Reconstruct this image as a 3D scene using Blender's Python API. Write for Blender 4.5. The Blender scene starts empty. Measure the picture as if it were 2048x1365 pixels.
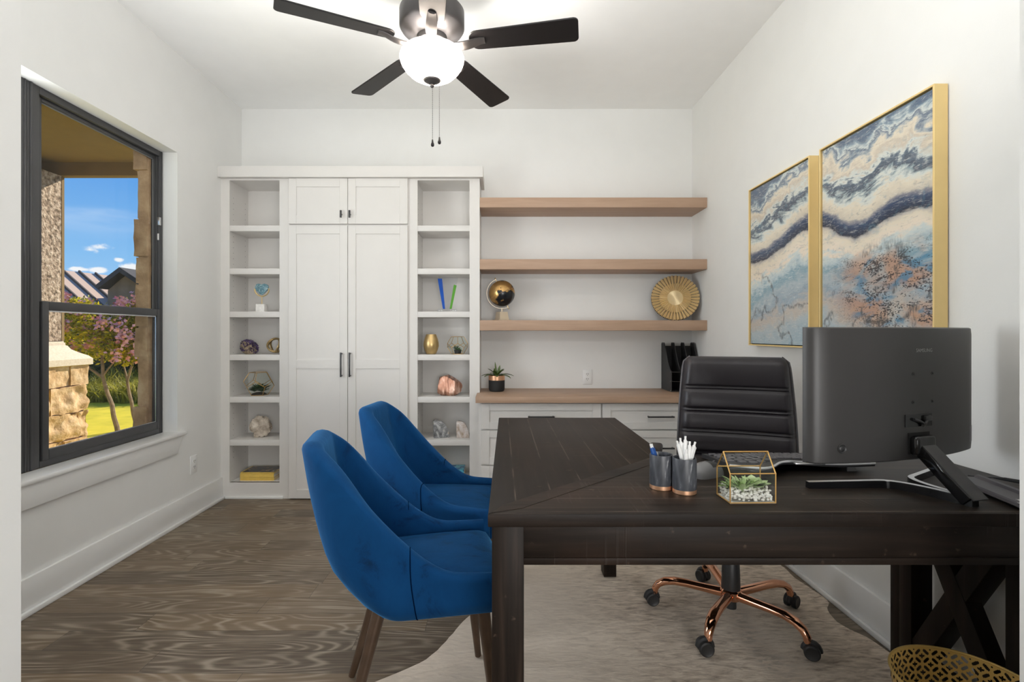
import bpy, bmesh, math, random
from mathutils import Vector, Matrix, noise, Euler

# ---------------------------------------------------------------- camera, sky, sun, big lights
scene = bpy.context.scene
C = scene.collection
random.seed(7)
PI = math.pi

cam_d = bpy.data.cameras.new('camera')
cam = bpy.data.objects.new('camera', cam_d)
C.objects.link(cam)
cam.location = (0, 0, 1.18)
cam.rotation_euler = (PI/2, 0, 0)
cam_d.sensor_width = 36
cam_d.lens = 17.754
cam_d.shift_x = 0.01172
cam_d.shift_y = -0.00757
cam_d.clip_start = 0.02
scene.camera = cam

scene.view_settings.view_transform = 'Standard'
scene.view_settings.look = 'None'
scene.view_settings.exposure = 0.09
scene.view_settings.gamma = 1.0
scene.view_settings.use_curve_mapping = False
try:
    scene.cycles.max_bounces = 10
    scene.cycles.diffuse_bounces = 6
    scene.cycles.glossy_bounces = 5
    scene.cycles.transmission_bounces = 8
    scene.cycles.transparent_max_bounces = 24
    scene.cycles.caustics_reflective = False
    scene.cycles.caustics_refractive = False
    scene.cycles.sample_clamp_indirect = 6
    scene.cycles.use_denoising = True
except Exception:
    pass

def nd(nt, t, ins=None, **props):
    n = nt.nodes.new(t)
    for k, v in props.items():
        setattr(n, k, v)
    for k, v in (ins or {}).items():
        if isinstance(v, bpy.types.NodeSocket):
            nt.links.new(v, n.inputs[k])
        else:
            n.inputs[k].default_value = v
    return n

def mth(nt, op, a, b=0.0, c=None):
    ins = {0: a, 1: b}
    if c is not None: ins[2] = c
    return nd(nt, 'ShaderNodeMath', ins, operation=op).outputs[0]

def ramp(nt, fac, stops, interp='LINEAR'):
    n = nd(nt, 'ShaderNodeValToRGB', {0: fac})
    cr = n.color_ramp
    cr.interpolation = interp
    while len(cr.elements) < len(stops): cr.elements.new(0.5)
    for e, (p, c) in zip(cr.elements, stops):
        e.position = p
        if not isinstance(c, (tuple, list)): c = (c, c, c)
        e.color = (c[0], c[1], c[2], 1)
    return n.outputs[0]

def mixc(nt, fac, a, b, mode='MIX'):
    n = nt.nodes.new('ShaderNodeMix')
    n.data_type = 'RGBA'; n.blend_type = mode
    for i, v in ((0, fac), (6, a), (7, b)):
        if isinstance(v, bpy.types.NodeSocket): nt.links.new(v, n.inputs[i])
        else:
            n.inputs[i].default_value = v if i == 0 else (v[0], v[1], v[2], 1)
    return n.outputs[2]

def smooth(nt, x, lo, hi):
    n = nd(nt, 'ShaderNodeMapRange', {0: x, 1: lo, 2: hi, 3: 0.0, 4: 1.0}, interpolation_type='SMOOTHSTEP')
    return n.outputs[0]

# sky: blue gradient with drifting and puffy clouds, all by direction
world = bpy.data.worlds.new('sky'); scene.world = world
world.use_nodes = True
wt = world.node_tree
wt.nodes.clear()
wo = wt.nodes.new('ShaderNodeOutputWorld')
bg = wt.nodes.new('ShaderNodeBackground')
tc = wt.nodes.new('ShaderNodeTexCoord')
sep = nd(wt, 'ShaderNodeSeparateXYZ', {0: tc.outputs['Generated']})
elev = sep.outputs['Z']
skyc = ramp(wt, mth(wt, 'ADD', mth(wt, 'MULTIPLY', elev, 1.0), 0.1),
            [(0.0, (0.42, 0.55, 0.70)), (0.12, (0.40, 0.62, 0.88)), (0.22, (0.23, 0.50, 0.86)), (0.36, (0.10, 0.33, 0.78)), (0.8, (0.06, 0.2, 0.6))])
mp = nd(wt, 'ShaderNodeMapping', {0: tc.outputs['Generated'], 1: (0.35, 0.1, 0.0), 3: (2.2, 2.2, 11.0)})
n1 = nd(wt, 'ShaderNodeTexNoise', {'Vector': mp.outputs[0], 'Scale': 1.3, 'Detail': 5.0, 'Roughness': 0.55})
wisps = mth(wt, 'MULTIPLY', smooth(wt, n1.outputs[0], 0.5, 0.75), smooth(wt, elev, 0.13, 0.2))
mp2 = nd(wt, 'ShaderNodeMapping', {0: tc.outputs['Generated'], 3: (1, 1, 1.6)})
n2 = nd(wt, 'ShaderNodeTexNoise', {'Vector': mp2.outputs[0], 'Scale': 22.0, 'Detail': 6.0, 'Roughness': 0.6})
def puff(dx, dy, dz, sx, sz):
    d = Vector((dx, dy, dz)).normalized()
    off = nd(wt, 'ShaderNodeVectorMath', {0: tc.outputs['Generated'], 1: tuple(d)}, operation='SUBTRACT').outputs[0]
    s2 = nd(wt, 'ShaderNodeSeparateXYZ', {0: off})
    hx = mth(wt, 'ADD', mth(wt, 'MULTIPLY', s2.outputs[0], -d.y), mth(wt, 'MULTIPLY', s2.outputs[1], d.x))
    a = mth(wt, 'POWER', mth(wt, 'DIVIDE', hx, sx), 2.0)
    b = mth(wt, 'POWER', mth(wt, 'DIVIDE', s2.outputs[2], sz), 2.0)
    r = mth(wt, 'SQRT', mth(wt, 'ADD', a, b))
    v = mth(wt, 'ADD', mth(wt, 'SUBTRACT', 0.8, r), mth(wt, 'MULTIPLY', mth(wt, 'SUBTRACT', n2.outputs[0], 0.5), 2.6))
    return smooth(wt, v, 0.1, 0.6)
P = [puff(-820, 1010, 168, 0.028, 0.010), puff(-800, 1010, 172, 0.024, 0.011), puff(-764, 1010, 147, 0.010, 0.005),
     puff(-843, 1010, 128, 0.022, 0.005), puff(-800, 1010, 126, 0.022, 0.008), puff(-730, 1010, 128, 0.03, 0.014),
     puff(-500, 1010, 150, 0.1, 0.03), puff(-1500, 1010, 200, 0.15, 0.04)]
cl = P[0]
for p in P[1:]: cl = mth(wt, 'MAXIMUM', cl, p)
cl = mth(wt, 'MULTIPLY', cl, 0.92)
skyc = mixc(wt, mth(wt, 'MULTIPLY', wisps, 0.5), skyc, (0.72, 0.83, 0.97))
skyc = mixc(wt, cl, skyc, (0.93, 0.93, 0.95))
wt.links.new(skyc, bg.inputs[0])
bg.inputs[1].default_value = 1.0
wt.links.new(bg.outputs[0], wo.inputs[0])

def lamp(kind, name, loc, energy, color=(1, 1, 1), aim=None, **kw):
    d = bpy.data.lights.new(name, kind)
    d.energy = energy; d.color = color
    for k, v in kw.items(): setattr(d, k, v)
    o = bpy.data.objects.new(name, d); C.objects.link(o)
    o.location = loc
    if aim is not None:
        o.rotation_euler = (Vector(aim)-Vector(loc)).to_track_quat('-Z', 'Y').to_euler()
    return o

sun = lamp('SUN', 'sun', (0, 0, 20), 7.0, (1.0, 0.90, 0.74), aim=Vector((0, 0, 20))+Vector((-0.36, -0.75, -0.50)), angle=0.01)
# daylight pouring in through the near window of the pair
day = lamp('AREA', 'window_daylight', (-2.04, 1.71, 1.43), 30, (0.96, 0.985, 1.0), aim=(1.5, 1.71, 3.0), shape='RECTANGLE', size=0.8, size_y=1.6)
# added soft fill lamp behind the viewer, lifts the rug and lower walls
hall = lamp('AREA', 'added_fill_light', (0.65, -1.6, 0.95), 42, (1.0, 0.995, 0.985), aim=(-0.9, 3.0, 0.40), shape='RECTANGLE', size=1.2, size_y=0.8)

# added unseen lamp in the doorway, turned up to brighten ceiling and room
bounce = lamp('AREA', 'added_bounce_lamp', (0.1, 0.75, 2.0), 25, (1.0, 1.0, 0.995), aim=(0.1, 1.2, 2.9), shape='RECTANGLE', size=1.2, size_y=0.5)

# ---------------------------------------------------------------- materials
def newmat(name):
    m = bpy.data.materials.new(name); m.use_nodes = True
    return m, m.node_tree, m.node_tree.nodes['Principled BSDF']

def plain(name, col, rough=0.5, metal=0.0, vary=0.06, scale=8.0, bump=0.0, bscale=60.0, coat=0.0, spec=None):
    m, nt, b = newmat(name)
    t = nd(nt, 'ShaderNodeTexCoord')
    n = nd(nt, 'ShaderNodeTexNoise', {'Vector': t.outputs['Object'], 'Scale': scale, 'Detail': 3.0})
    lo = tuple(c*(1-vary) for c in col); hi = tuple(min(1, c*(1+vary)) for c in col)
    nt.links.new(ramp(nt, n.outputs[0], [(0.3, lo), (0.7, hi)]), b.inputs['Base Color'])
    b.inputs['Roughness'].default_value = rough
    b.inputs['Metallic'].default_value = metal
    if coat: b.inputs['Coat Weight'].default_value = coat
    if spec is not None: b.inputs['Specular IOR Level'].default_value = spec
    if bump:
        n2 = nd(nt, 'ShaderNodeTexNoise', {'Vector': t.outputs['Object'], 'Scale': bscale, 'Detail': 2.0})
        bp = nd(nt, 'ShaderNodeBump', {'Height': n2.outputs[0], 'Strength': bump, 'Distance': 0.002})
        nt.links.new(bp.outputs[0], b.inputs['Normal'])
    return m

MAT = {}
MAT['wall'] = plain('wall paint', (0.80, 0.80, 0.785), 0.75, vary=0.01, bump=0.08, bscale=180)
MAT['ceiling'] = plain('ceiling paint', (0.90, 0.90, 0.89), 0.85, vary=0.01)
MAT['trim'] = plain('trim paint', (0.82, 0.82, 0.81), 0.35, vary=0.01)
MAT['cabinet'] = plain('cabinet paint', (0.715, 0.695, 0.67), 0.4, vary=0.012)
MAT['black_metal'] = plain('black metal', (0.03, 0.029, 0.03), 0.38, vary=0.1)
MAT['bronze'] = plain('window bronze', (0.055, 0.055, 0.058), 0.42, vary=0.08)
MAT['fan_dark'] = plain('fan blade', (0.0075, 0.0065, 0.007), 0.45, vary=0.15, spec=0.3)
MAT['fan_metal'] = plain('fan metal', (0.075, 0.070, 0.070), 0.42, metal=0.6, vary=0.1)
MAT['gold'] = plain('gold', (0.86, 0.63, 0.27), 0.28, metal=0.95, vary=0.06)
MAT['gold_paint'] = plain('gold paint', (0.70, 0.48, 0.15), 0.42, metal=0.35, vary=0.05)
MAT['gold_frame'] = plain('gold frame', (0.88, 0.66, 0.30), 0.45, metal=0.3, vary=0.04)
MAT['brass'] = plain('aged brass', (0.5, 0.37, 0.19), 0.3, metal=0.9, vary=0.2, scale=20)
MAT['copper'] = plain('rose copper', (0.78, 0.40, 0.25), 0.12, metal=1.0, vary=0.05)
MAT['black_plastic'] = plain('black plastic', (0.022, 0.022, 0.023), 0.45, vary=0.1)
MAT['gloss_black'] = plain('gloss black', (0.008, 0.008, 0.009), 0.08, vary=0.1)
MAT['monitor'] = plain('monitor back', (0.040, 0.038, 0.038), 0.42, vary=0.08, scale=4)
MAT['grey_plastic'] = plain('grey plastic', (0.16, 0.16, 0.165), 0.4, vary=0.05)
MAT['silver_rim'] = plain('silver paint', (0.62, 0.62, 0.63), 0.3, metal=0.3, vary=0.03)
MAT['silver'] = plain('silver', (0.62, 0.62, 0.63), 0.22, metal=0.9, vary=0.04)
MAT['slate'] = plain('slate grey', (0.085, 0.08, 0.088), 0.42, vary=0.05)
MAT['white_plastic'] = plain('white plastic', (0.82, 0.82, 0.81), 0.35, vary=0.01)
MAT['white_stone'] = plain('white stone', (0.82, 0.80, 0.77), 0.6, vary=0.08, scale=60)
MAT['leather'] = plain('black leather', (0.018, 0.015, 0.019), 0.40, vary=0.08, bump=0.12, bscale=350)
MAT['leg_wood'] = plain('bronze leg', (0.085, 0.052, 0.033), 0.35, metal=0.35, vary=0.15, scale=20)
MAT['soil'] = plain('soil', (0.03, 0.022, 0.016), 0.9, vary=0.3, scale=80)
MAT['mesh_black'] = plain('black steel mesh', (0.018, 0.018, 0.019), 0.5, vary=0.2, scale=300)
MAT['stucco_roof'] = plain('porch ceiling', (0.24, 0.155, 0.065), 0.9, vary=0.05, bump=0.4, bscale=90)
MAT['dark'] = plain('dark void', (0.006, 0.006, 0.006), 0.8)
MAT['screen'] = plain('screen', (0.005, 0.005, 0.006), 0.12)
MAT['page'] = plain('pages', (0.75, 0.72, 0.66), 0.8, vary=0.05, scale=200)
MAT['bark'] = plain('bark', (0.26, 0.18, 0.11), 0.8, vary=0.3, scale=20)
MAT['blue_pen'] = plain('blue pen', (0.02, 0.09, 0.33), 0.3)

def cyl_grain(name, a, b, rough, axis=0, stretch=(1.0, 14.0, 14.0), scale=3.0, contrast=(0.35, 0.65), bump=0.1, spec=None):
    m, nt, s = newmat(name)
    t = nd(nt, 'ShaderNodeTexCoord')
    mp = nd(nt, 'ShaderNodeMapping', {0: t.outputs['Object'], 3: stretch})
    n = nd(nt, 'ShaderNodeTexNoise', {'Vector': mp.outputs[0], 'Scale': scale, 'Detail': 6.0, 'Roughness': 0.6, 'Distortion': 0.4})
    c = ramp(nt, n.outputs[0], [(contrast[0], a), (contrast[1], b)])
    nt.links.new(c, s.inputs['Base Color'])
    s.inputs['Roughness'].default_value = rough
    if spec is not None: s.inputs['Specular IOR Level'].default_value = spec
    bp = nd(nt, 'ShaderNodeBump', {'Height': n.outputs[0], 'Strength': bump, 'Distance': 0.004})
    nt.links.new(bp.outputs[0], s.inputs['Normal'])
    return m
MAT['oak'] = cyl_grain('light alder wood', (0.40, 0.262, 0.178), (0.46, 0.31, 0.215), 0.5, stretch=(0.8, 9, 12), scale=3.0, bump=0.03)

# floor: brown oak planks with pale cerused grain, 12.5 cm wide, running along X
def floor_mat():
    m, nt, s = newmat('oak plank floor')
    t = nd(nt, 'ShaderNodeTexCoord')
    sp = nd(nt, 'ShaderNodeSeparateXYZ', {0: t.outputs['Object']})
    x, y = sp.outputs[0], sp.outputs[1]
    yr = mth(nt, 'DIVIDE', y, 0.1245)
    row = mth(nt, 'FLOOR', yr); fy = mth(nt, 'SUBTRACT', yr, row)
    r1 = nd(nt, 'ShaderNodeTexWhiteNoise', {'W': row}, noise_dimensions='1D').outputs[0]
    xr = mth(nt, 'DIVIDE', mth(nt, 'ADD', x, mth(nt, 'MULTIPLY', r1, 5.0)), 1.15)
    col = mth(nt, 'FLOOR', xr); fx = mth(nt, 'SUBTRACT', xr, col)
    cv = nd(nt, 'ShaderNodeCombineXYZ', {0: row, 1: col, 2: 3.0})
    wn = nd(nt, 'ShaderNodeTexWhiteNoise', {'Vector': cv.outputs[0]}, noise_dimensions='3D')
    rnd = wn.outputs[0]
    # figure: contour lines of a stretched noise, different for every plank
    gv = nd(nt, 'ShaderNodeCombineXYZ', {0: mth(nt, 'MULTIPLY', x, 1.1), 1: mth(nt, 'MULTIPLY', fy, 0.85), 2: mth(nt, 'MULTIPLY', rnd, 60.0)})
    gn = nd(nt, 'ShaderNodeTexNoise', {'Vector': gv.outputs[0], 'Scale': 1.3, 'Detail': 1.0, 'Roughness': 0.35, 'Distortion': 0.2})
    fine = nd(nt, 'ShaderNodeTexNoise', {'Vector': nd(nt, 'ShaderNodeCombineXYZ', {0: mth(nt, 'MULTIPLY', x, 5.0), 1: mth(nt, 'MULTIPLY', y, 170.0), 2: mth(nt, 'MULTIPLY', rnd, 9.0)}).outputs[0], 'Scale': 1.0, 'Detail': 3.0})
    ph = mth(nt, 'ADD', mth(nt, 'MULTIPLY', gn.outputs[0], 98.0), mth(nt, 'MULTIPLY', fine.outputs[0], 1.8))
    ln = mth(nt, 'ADD', mth(nt, 'MULTIPLY', mth(nt, 'SINE', ph), 0.5), 0.5)
    ln = mth(nt, 'POWER', ln, 2.6)
    brk = nd(nt, 'ShaderNodeTexNoise', {'Vector': t.outputs['Object'], 'Scale': 5.0, 'Detail': 2.0}).outputs[0]
    ln = mth(nt, 'MULTIPLY', ln, smooth(nt, brk, 0.3, 0.62))
    base = ramp(nt, rnd, [(0.0, (0.076, 0.054, 0.036)), (0.4, (0.110, 0.078, 0.049)), (0.75, (0.155, 0.107, 0.063)), (1.0, (0.160, 0.126, 0.088))])
    base = mixc(nt, mth(nt, 'MULTIPLY', smooth(nt, fine.outputs[0], 0.42, 0.7), 0.5), base, (0.21, 0.172, 0.128))
    c = mixc(nt, mth(nt, 'MULTIPLY', ln, 0.6), base, (0.36, 0.305, 0.235))
    gap = mth(nt, 'MAXIMUM', mth(nt, 'LESS_THAN', fy, 0.022), mth(nt, 'LESS_THAN', fx, 0.0016))
    c = mixc(nt, mth(nt, 'MULTIPLY', gap, 0.7), c, (0.02, 0.016, 0.012))
    nt.links.new(c, s.inputs['Base Color'])
    s.inputs['Roughness'].default_value = 0.5
    bp = nd(nt, 'ShaderNodeBump', {'Height': mth(nt, 'SUBTRACT', ln, mth(nt, 'MULTIPLY', gap, 2.0)), 'Strength': 0.15, 'Distance': 0.002})
    nt.links.new(bp.outputs[0], s.inputs['Normal'])
    return m
MAT['floor'] = floor_mat()

# desk: near-black stained planks with saw marks; planks run along the local x axis
def desk_mat(name, along=0, plank=0.09):
    m, nt, s = newmat(name)
    t = nd(nt, 'ShaderNodeTexCoord')
    sp = nd(nt, 'ShaderNodeSeparateXYZ', {0: t.outputs['Object']})
    a, b = (sp.outputs[0], sp.outputs[1]) if along == 0 else (sp.outputs[1], sp.outputs[0]) if along == 1 else (sp.outputs[2], sp.outputs[0])
    z = sp.outputs[2] if along != 2 else sp.outputs[1]
    br = mth(nt, 'DIVIDE', b, plank); row = mth(nt, 'FLOOR', br); fb = mth(nt, 'SUBTRACT', br, row)
    rnd = nd(nt, 'ShaderNodeTexWhiteNoise', {'W': row}, noise_dimensions='1D').outputs[0]
    gv = nd(nt, 'ShaderNodeCombineXYZ', {0: mth(nt, 'MULTIPLY', a, 2.0), 1: mth(nt, 'MULTIPLY', b, 42.0), 2: mth(nt, 'ADD', mth(nt, 'MULTIPLY', z, 30.0), mth(nt, 'MULTIPLY', rnd, 40.0))})
    g = nd(nt, 'ShaderNodeTexNoise', {'Vector': gv.outputs[0], 'Scale': 1.0, 'Detail': 5.0, 'Roughness': 0.6, 'Distortion': 0.3}).outputs[0]
    sv = nd(nt, 'ShaderNodeCombineXYZ', {0: mth(nt, 'MULTIPLY', a, 130.0), 1: mth(nt, 'MULTIPLY', b, 6.0), 2: mth(nt, 'MULTIPLY', rnd, 11.0)})
    sw = nd(nt, 'ShaderNodeTexNoise', {'Vector': sv.outputs[0], 'Scale': 1.0, 'Detail': 2.0}).outputs[0]
    big = nd(nt, 'ShaderNodeTexNoise', {'Vector': t.outputs['Object'], 'Scale': 4.0, 'Detail': 3.0}).outputs[0]
    mark = mth(nt, 'MULTIPLY', smooth(nt, sw, 0.56, 0.75), smooth(nt, big, 0.5, 0.7))
    c = ramp(nt, g, [(0.3, (0.008, 0.0055, 0.0042)), (0.55, (0.019, 0.0125, 0.009)), (0.75, (0.040, 0.0265, 0.019))])
    c = mixc(nt, mth(nt, 'MULTIPLY', smooth(nt, big, 0.52, 0.72), 0.45), c, (0.048, 0.027, 0.018))
    c = mixc(nt, mth(nt, 'MULTIPLY', mark, 0.55), c, (0.07, 0.06, 0.053))
    wear = nd(nt, 'ShaderNodeTexNoise', {'Vector': t.outputs['Object'], 'Scale': 30.0, 'Detail': 4.0}).outputs[0]
    c = mixc(nt, mth(nt, 'MULTIPLY', smooth(nt, wear, 0.68, 0.76), 0.5), c, (0.13, 0.09, 0.065))
    gap = mth(nt, 'LESS_THAN', fb, 0.03)
    c = mixc(nt, mth(nt, 'MULTIPLY', rnd, 0.75), c, (0.003, 0.0026, 0.0024))
    c = mixc(nt, mth(nt, 'MULTIPLY', mth(nt, 'MULTIPLY', mth(nt, 'LESS_THAN', fb, 0.065), smooth(nt, big, 0.38, 0.55)), 0.8), c, (0.10, 0.078, 0.062))
    c = mixc(nt, mth(nt, 'MULTIPLY', gap, 0.8), c, (0.004, 0.003, 0.003))
    nt.links.new(c, s.inputs['Base Color'])
    s.inputs['Roughness'].default_value = 0.46
    s.inputs['Specular IOR Level'].default_value = 0.16
    h = mth(nt, 'ADD', mth(nt, 'MULTIPLY', g, 0.6), mth(nt, 'MULTIPLY', mark, 0.8))
    h = mth(nt, 'SUBTRACT', h, mth(nt, 'MULTIPLY', gap, 1.5))
    bp = nd(nt, 'ShaderNodeBump', {'Height': h, 'Strength': 0.35, 'Distance': 0.003})
    nt.links.new(bp.outputs[0], s.inputs['Normal'])
    return m
MAT['desk_x'] = desk_mat('dark wood along x', 0, 0.095)
MAT['desk_y'] = desk_mat('dark wood along y', 1, 0.095)
MAT['desk_z'] = desk_mat('dark wood upright', 2, 3.0)
MAT['desk_rail'] = desk_mat('dark wood rail', 0, 7.0)

def velvet():
    m, nt, s = newmat('blue velvet')
    t = nd(nt, 'ShaderNodeTexCoord')
    mp = nd(nt, 'ShaderNodeMapping', {0: t.outputs['Object'], 2: (0.3, 0.5, 0.2), 3: (5, 9, 4)})
    n = nd(nt, 'ShaderNodeTexNoise', {'Vector': mp.outputs[0], 'Scale': 1.3, 'Detail': 6.0, 'Roughness': 0.66, 'Distortion': 0.9})
    k = n.outputs[0]
    c = ramp(nt, k, [(0.30, (0.001, 0.018, 0.066)), (0.42, (0.0015, 0.043, 0.142)), (0.7, (0.002, 0.053, 0.170))])
    nt.links.new(c, s.inputs['Base Color'])
    s.inputs['Roughness'].default_value = 0.85
    s.inputs['Specular IOR Level'].default_value = 0.15
    s.inputs['Sheen Weight'].default_value = 0.36
    s.inputs['Sheen Roughness'].default_value = 0.38
    s.inputs['Sheen Tint'].default_value = (0.10, 0.42, 0.85, 1)
    n2 = nd(nt, 'ShaderNodeTexNoise', {'Vector': t.outputs['Object'], 'Scale': 500.0})
    bp = nd(nt, 'ShaderNodeBump', {'Height': n2.outputs[0], 'Strength': 0.1, 'Distance': 0.001})
    bp2 = nd(nt, 'ShaderNodeBump', {'Height': k, 'Strength': 0.12, 'Distance': 0.02, 'Normal': bp.outputs[0]})
    nt.links.new(bp2.outputs[0], s.inputs['Normal'])
    return m
MAT['velvet'] = velvet()
MAT['seam'] = plain('seam thread', (0.001, 0.008, 0.03), 0.95, spec=0.0)

def hide_mat():
    m, nt, s = newmat('brindle cowhide')
    t = nd(nt, 'ShaderNodeTexCoord')
    mp = nd(nt, 'ShaderNodeMapping', {0: t.outputs['Object'], 2: (0, 0, 0.5), 3: (15, 60, 20)})
    n = nd(nt, 'ShaderNodeTexNoise', {'Vector': mp.outputs[0], 'Scale': 1.0, 'Detail': 6.0, 'Roughness': 0.65, 'Distortion': 0.6})
    big = nd(nt, 'ShaderNodeTexNoise', {'Vector': t.outputs['Object'], 'Scale': 2.2, 'Detail': 3.0})
    sp = nd(nt, 'ShaderNodeSeparateXYZ', {0: t.outputs['Object']})
    # the back line of the hide runs away from the viewer, darker fur on both sides; pale belly at the rims
    xw = mth(nt, 'ADD', sp.outputs[0], mth(nt, 'MULTIPLY', mth(nt, 'SUBTRACT', big.outputs[0], 0.5), 0.25))
    d = mth(nt, 'ABSOLUTE', mth(nt, 'SUBTRACT', xw, 0.62))
    belly = smooth(nt, d, 0.35, 0.85)
    spine = mth(nt, 'SUBTRACT', 1.0, smooth(nt, d, 0.01, 0.11))
    k = mth(nt, 'ADD', mth(nt, 'MULTIPLY', n.outputs[0], 0.75), mth(nt, 'MULTIPLY', big.outputs[0], 0.3))
    c = ramp(nt, k, [(0.37, (0.32, 0.25, 0.19)), (0.5, (0.62, 0.515, 0.41)), (0.62, (0.82, 0.71, 0.585))])
    c = mixc(nt, mth(nt, 'MULTIPLY', belly, 0.75), c, (0.80, 0.70, 0.59))
    c = mixc(nt, mth(nt, 'MULTIPLY', mth(nt, 'MULTIPLY', spine, smooth(nt, n.outputs[0], 0.4, 0.6)), 0.6), c, (0.13, 0.095, 0.068))
    nt.links.new(c, s.inputs['Base Color'])
    s.inputs['Roughness'].default_value = 0.85
    s.inputs['Specular IOR Level'].default_value = 0.2
    s.inputs['Sheen Weight'].default_value = 0.15
    bp = nd(nt, 'ShaderNodeBump', {'Height': n.outputs[0], 'Strength': 0.6, 'Distance': 0.006})
    nt.links.new(bp.outputs[0], s.inputs['Normal'])
    return m
MAT['hide'] = hide_mat()

def glass_mat(name, tint=(1, 1, 1), refl=0.9, ior=1.45):
    m = bpy.data.materials.new(name); m.use_nodes = True
    nt = m.node_tree; nt.nodes.clear()
    o = nt.nodes.new('ShaderNodeOutputMaterial')
    tr = nd(nt, 'ShaderNodeBsdfTransparent', {0: (*tint, 1)})
    gl = nd(nt, 'ShaderNodeBsdfGlossy', {0: (1, 1, 1, 1), 'Roughness': 0.02})
    g = nd(nt, 'ShaderNodeNewGeometry')
    c = mth(nt, 'ABSOLUTE', nd(nt, 'ShaderNodeVectorMath', {0: g.outputs['Incoming'], 1: g.outputs['Normal']}, operation='DOT_PRODUCT').outputs['Value'])
    fr = mth(nt, 'ADD', 0.04, mth(nt, 'MULTIPLY', 0.96, mth(nt, 'POWER', mth(nt, 'SUBTRACT', 1.0, c), 5.0)))
    mx = nd(nt, 'ShaderNodeMixShader', {0: mth(nt, 'MULTIPLY', fr, refl), 1: tr.outputs[0], 2: gl.outputs[0]})
    nt.links.new(mx.outputs[0], o.inputs[0])
    return m
MAT['pane'] = glass_mat('window glass', (0.97, 0.98, 0.96), 0.55)
MAT['thin_glass'] = glass_mat('terrarium glass', (0.95, 0.97, 0.95), 0.8)
MAT['crystal'] = glass_mat('clear crystal', (0.93, 0.94, 0.95), 0.9)

def bowl_mat():
    m = bpy.data.materials.new('frosted bowl glass'); m.use_nodes = True
    nt = m.node_tree; nt.nodes.clear()
    o = nt.nodes.new('ShaderNodeOutputMaterial')
    tl = nd(nt, 'ShaderNodeBsdfTranslucent', {0: (1.0, 0.90, 0.80, 1)})
    df = nd(nt, 'ShaderNodeBsdfDiffuse', {0: (0.9, 0.86, 0.82, 1)})
    mx = nd(nt, 'ShaderNodeMixShader', {0: 0.4, 1: tl.outputs[0], 2: df.outputs[0]})
    em = nd(nt, 'ShaderNodeEmission', {0: (1.0, 0.86, 0.72, 1), 1: 0.05})
    ad = nd(nt, 'ShaderNodeAddShader', {0: mx.outputs[0], 1: em.outputs[0]})
    nt.links.new(ad.outputs[0], o.inputs[0])
    return m
MAT['bowl'] = bowl_mat()

def two_tone(name, stops, scale=6.0, detail=5.0, rough=0.6, metal=0.0, stretch=(1, 1, 1), dist=0.0, bump=0.3, bdist=0.003):
    m, nt, s = newmat(name)
    t = nd(nt, 'ShaderNodeTexCoord')
    mp = nd(nt, 'ShaderNodeMapping', {0: t.outputs['Object'], 3: stretch})
    n = nd(nt, 'ShaderNodeTexNoise', {'Vector': mp.outputs[0], 'Scale': scale, 'Detail': detail, 'Roughness': 0.6, 'Distortion': dist})
    nt.links.new(ramp(nt, n.outputs[0], stops), s.inputs['Base Color'])
    s.inputs['Roughness'].default_value = rough; s.inputs['Metallic'].default_value = metal
    bp = nd(nt, 'ShaderNodeBump', {'Height': n.outputs[0], 'Strength': bump, 'Distance': bdist})
    nt.links.new(bp.outputs[0], s.inputs['Normal'])
    return m
MAT['marble_cup'] = two_tone('grey resin marble', [(0.3, (0.028, 0.031, 0.038)), (0.54, (0.062, 0.066, 0.078)), (0.62, (0.10, 0.105, 0.12)), (0.70, (0.55, 0.56, 0.57))], 30, 4, 0.4, stretch=(1.6, 1.6, 0.5), dist=1.0, bump=0.0)
MAT['amethyst'] = two_tone('amethyst', [(0.3, (0.02, 0.012, 0.035)), (0.55, (0.055, 0.03, 0.10)), (0.72, (0.24, 0.17, 0.33))], 60, 3, 0.15)
MAT['matrix'] = two_tone('geode matrix', [(0.3, (0.10, 0.075, 0.05)), (0.6, (0.32, 0.25, 0.17))], 40, 4, 0.8)
MAT['limerock'] = two_tone('cream rock', [(0.3, (0.28, 0.22, 0.165)), (0.5, (0.60, 0.52, 0.43)), (0.7, (0.78, 0.71, 0.62))], 22, 5, 0.75, bump=0.8, bdist=0.008)
MAT['copper_rock'] = two_tone('copper rock', [(0.3, (0.14, 0.055, 0.035)), (0.52, (0.62, 0.32, 0.22)), (0.7, (0.95, 0.72, 0.6))], 14, 5, 0.3, 0.75, stretch=(3.4, 1, 0.7), bump=0.9, bdist=0.01)
MAT['grey_agate'] = two_tone('grey agate', [(0.3, (0.07, 0.07, 0.072)), (0.5, (0.28, 0.285, 0.29)), (0.6, (0.5, 0.5, 0.5)), (0.68, (0.66, 0.52, 0.34))], 17, 4, 0.25, dist=1.5, bump=0.1)
MAT['pale_agate'] = two_tone('pale agate', [(0.3, (0.36, 0.27, 0.18)), (0.48, (0.60, 0.52, 0.47)), (0.6, (0.68, 0.64, 0.62)), (0.7, (0.78, 0.72, 0.66))], 17, 4, 0.25, dist=1.5, bump=0.1)
MAT['blue_agate'] = two_tone('teal agate', [(0.3, (0.05, 0.13, 0.17)), (0.5, (0.13, 0.26, 0.31)), (0.62, (0.28, 0.42, 0.45)), (0.7, (0.6, 0.66, 0.63))], 32, 3, 0.25, dist=2.5, bump=0.0)
MAT['limestone'] = two_tone('cut limestone', [(0.3, (0.42, 0.25, 0.11)), (0.5, (0.58, 0.38, 0.20)), (0.7, (0.74, 0.56, 0.36))], 9, 6, 0.85, bump=0.9, bdist=0.02)
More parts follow.
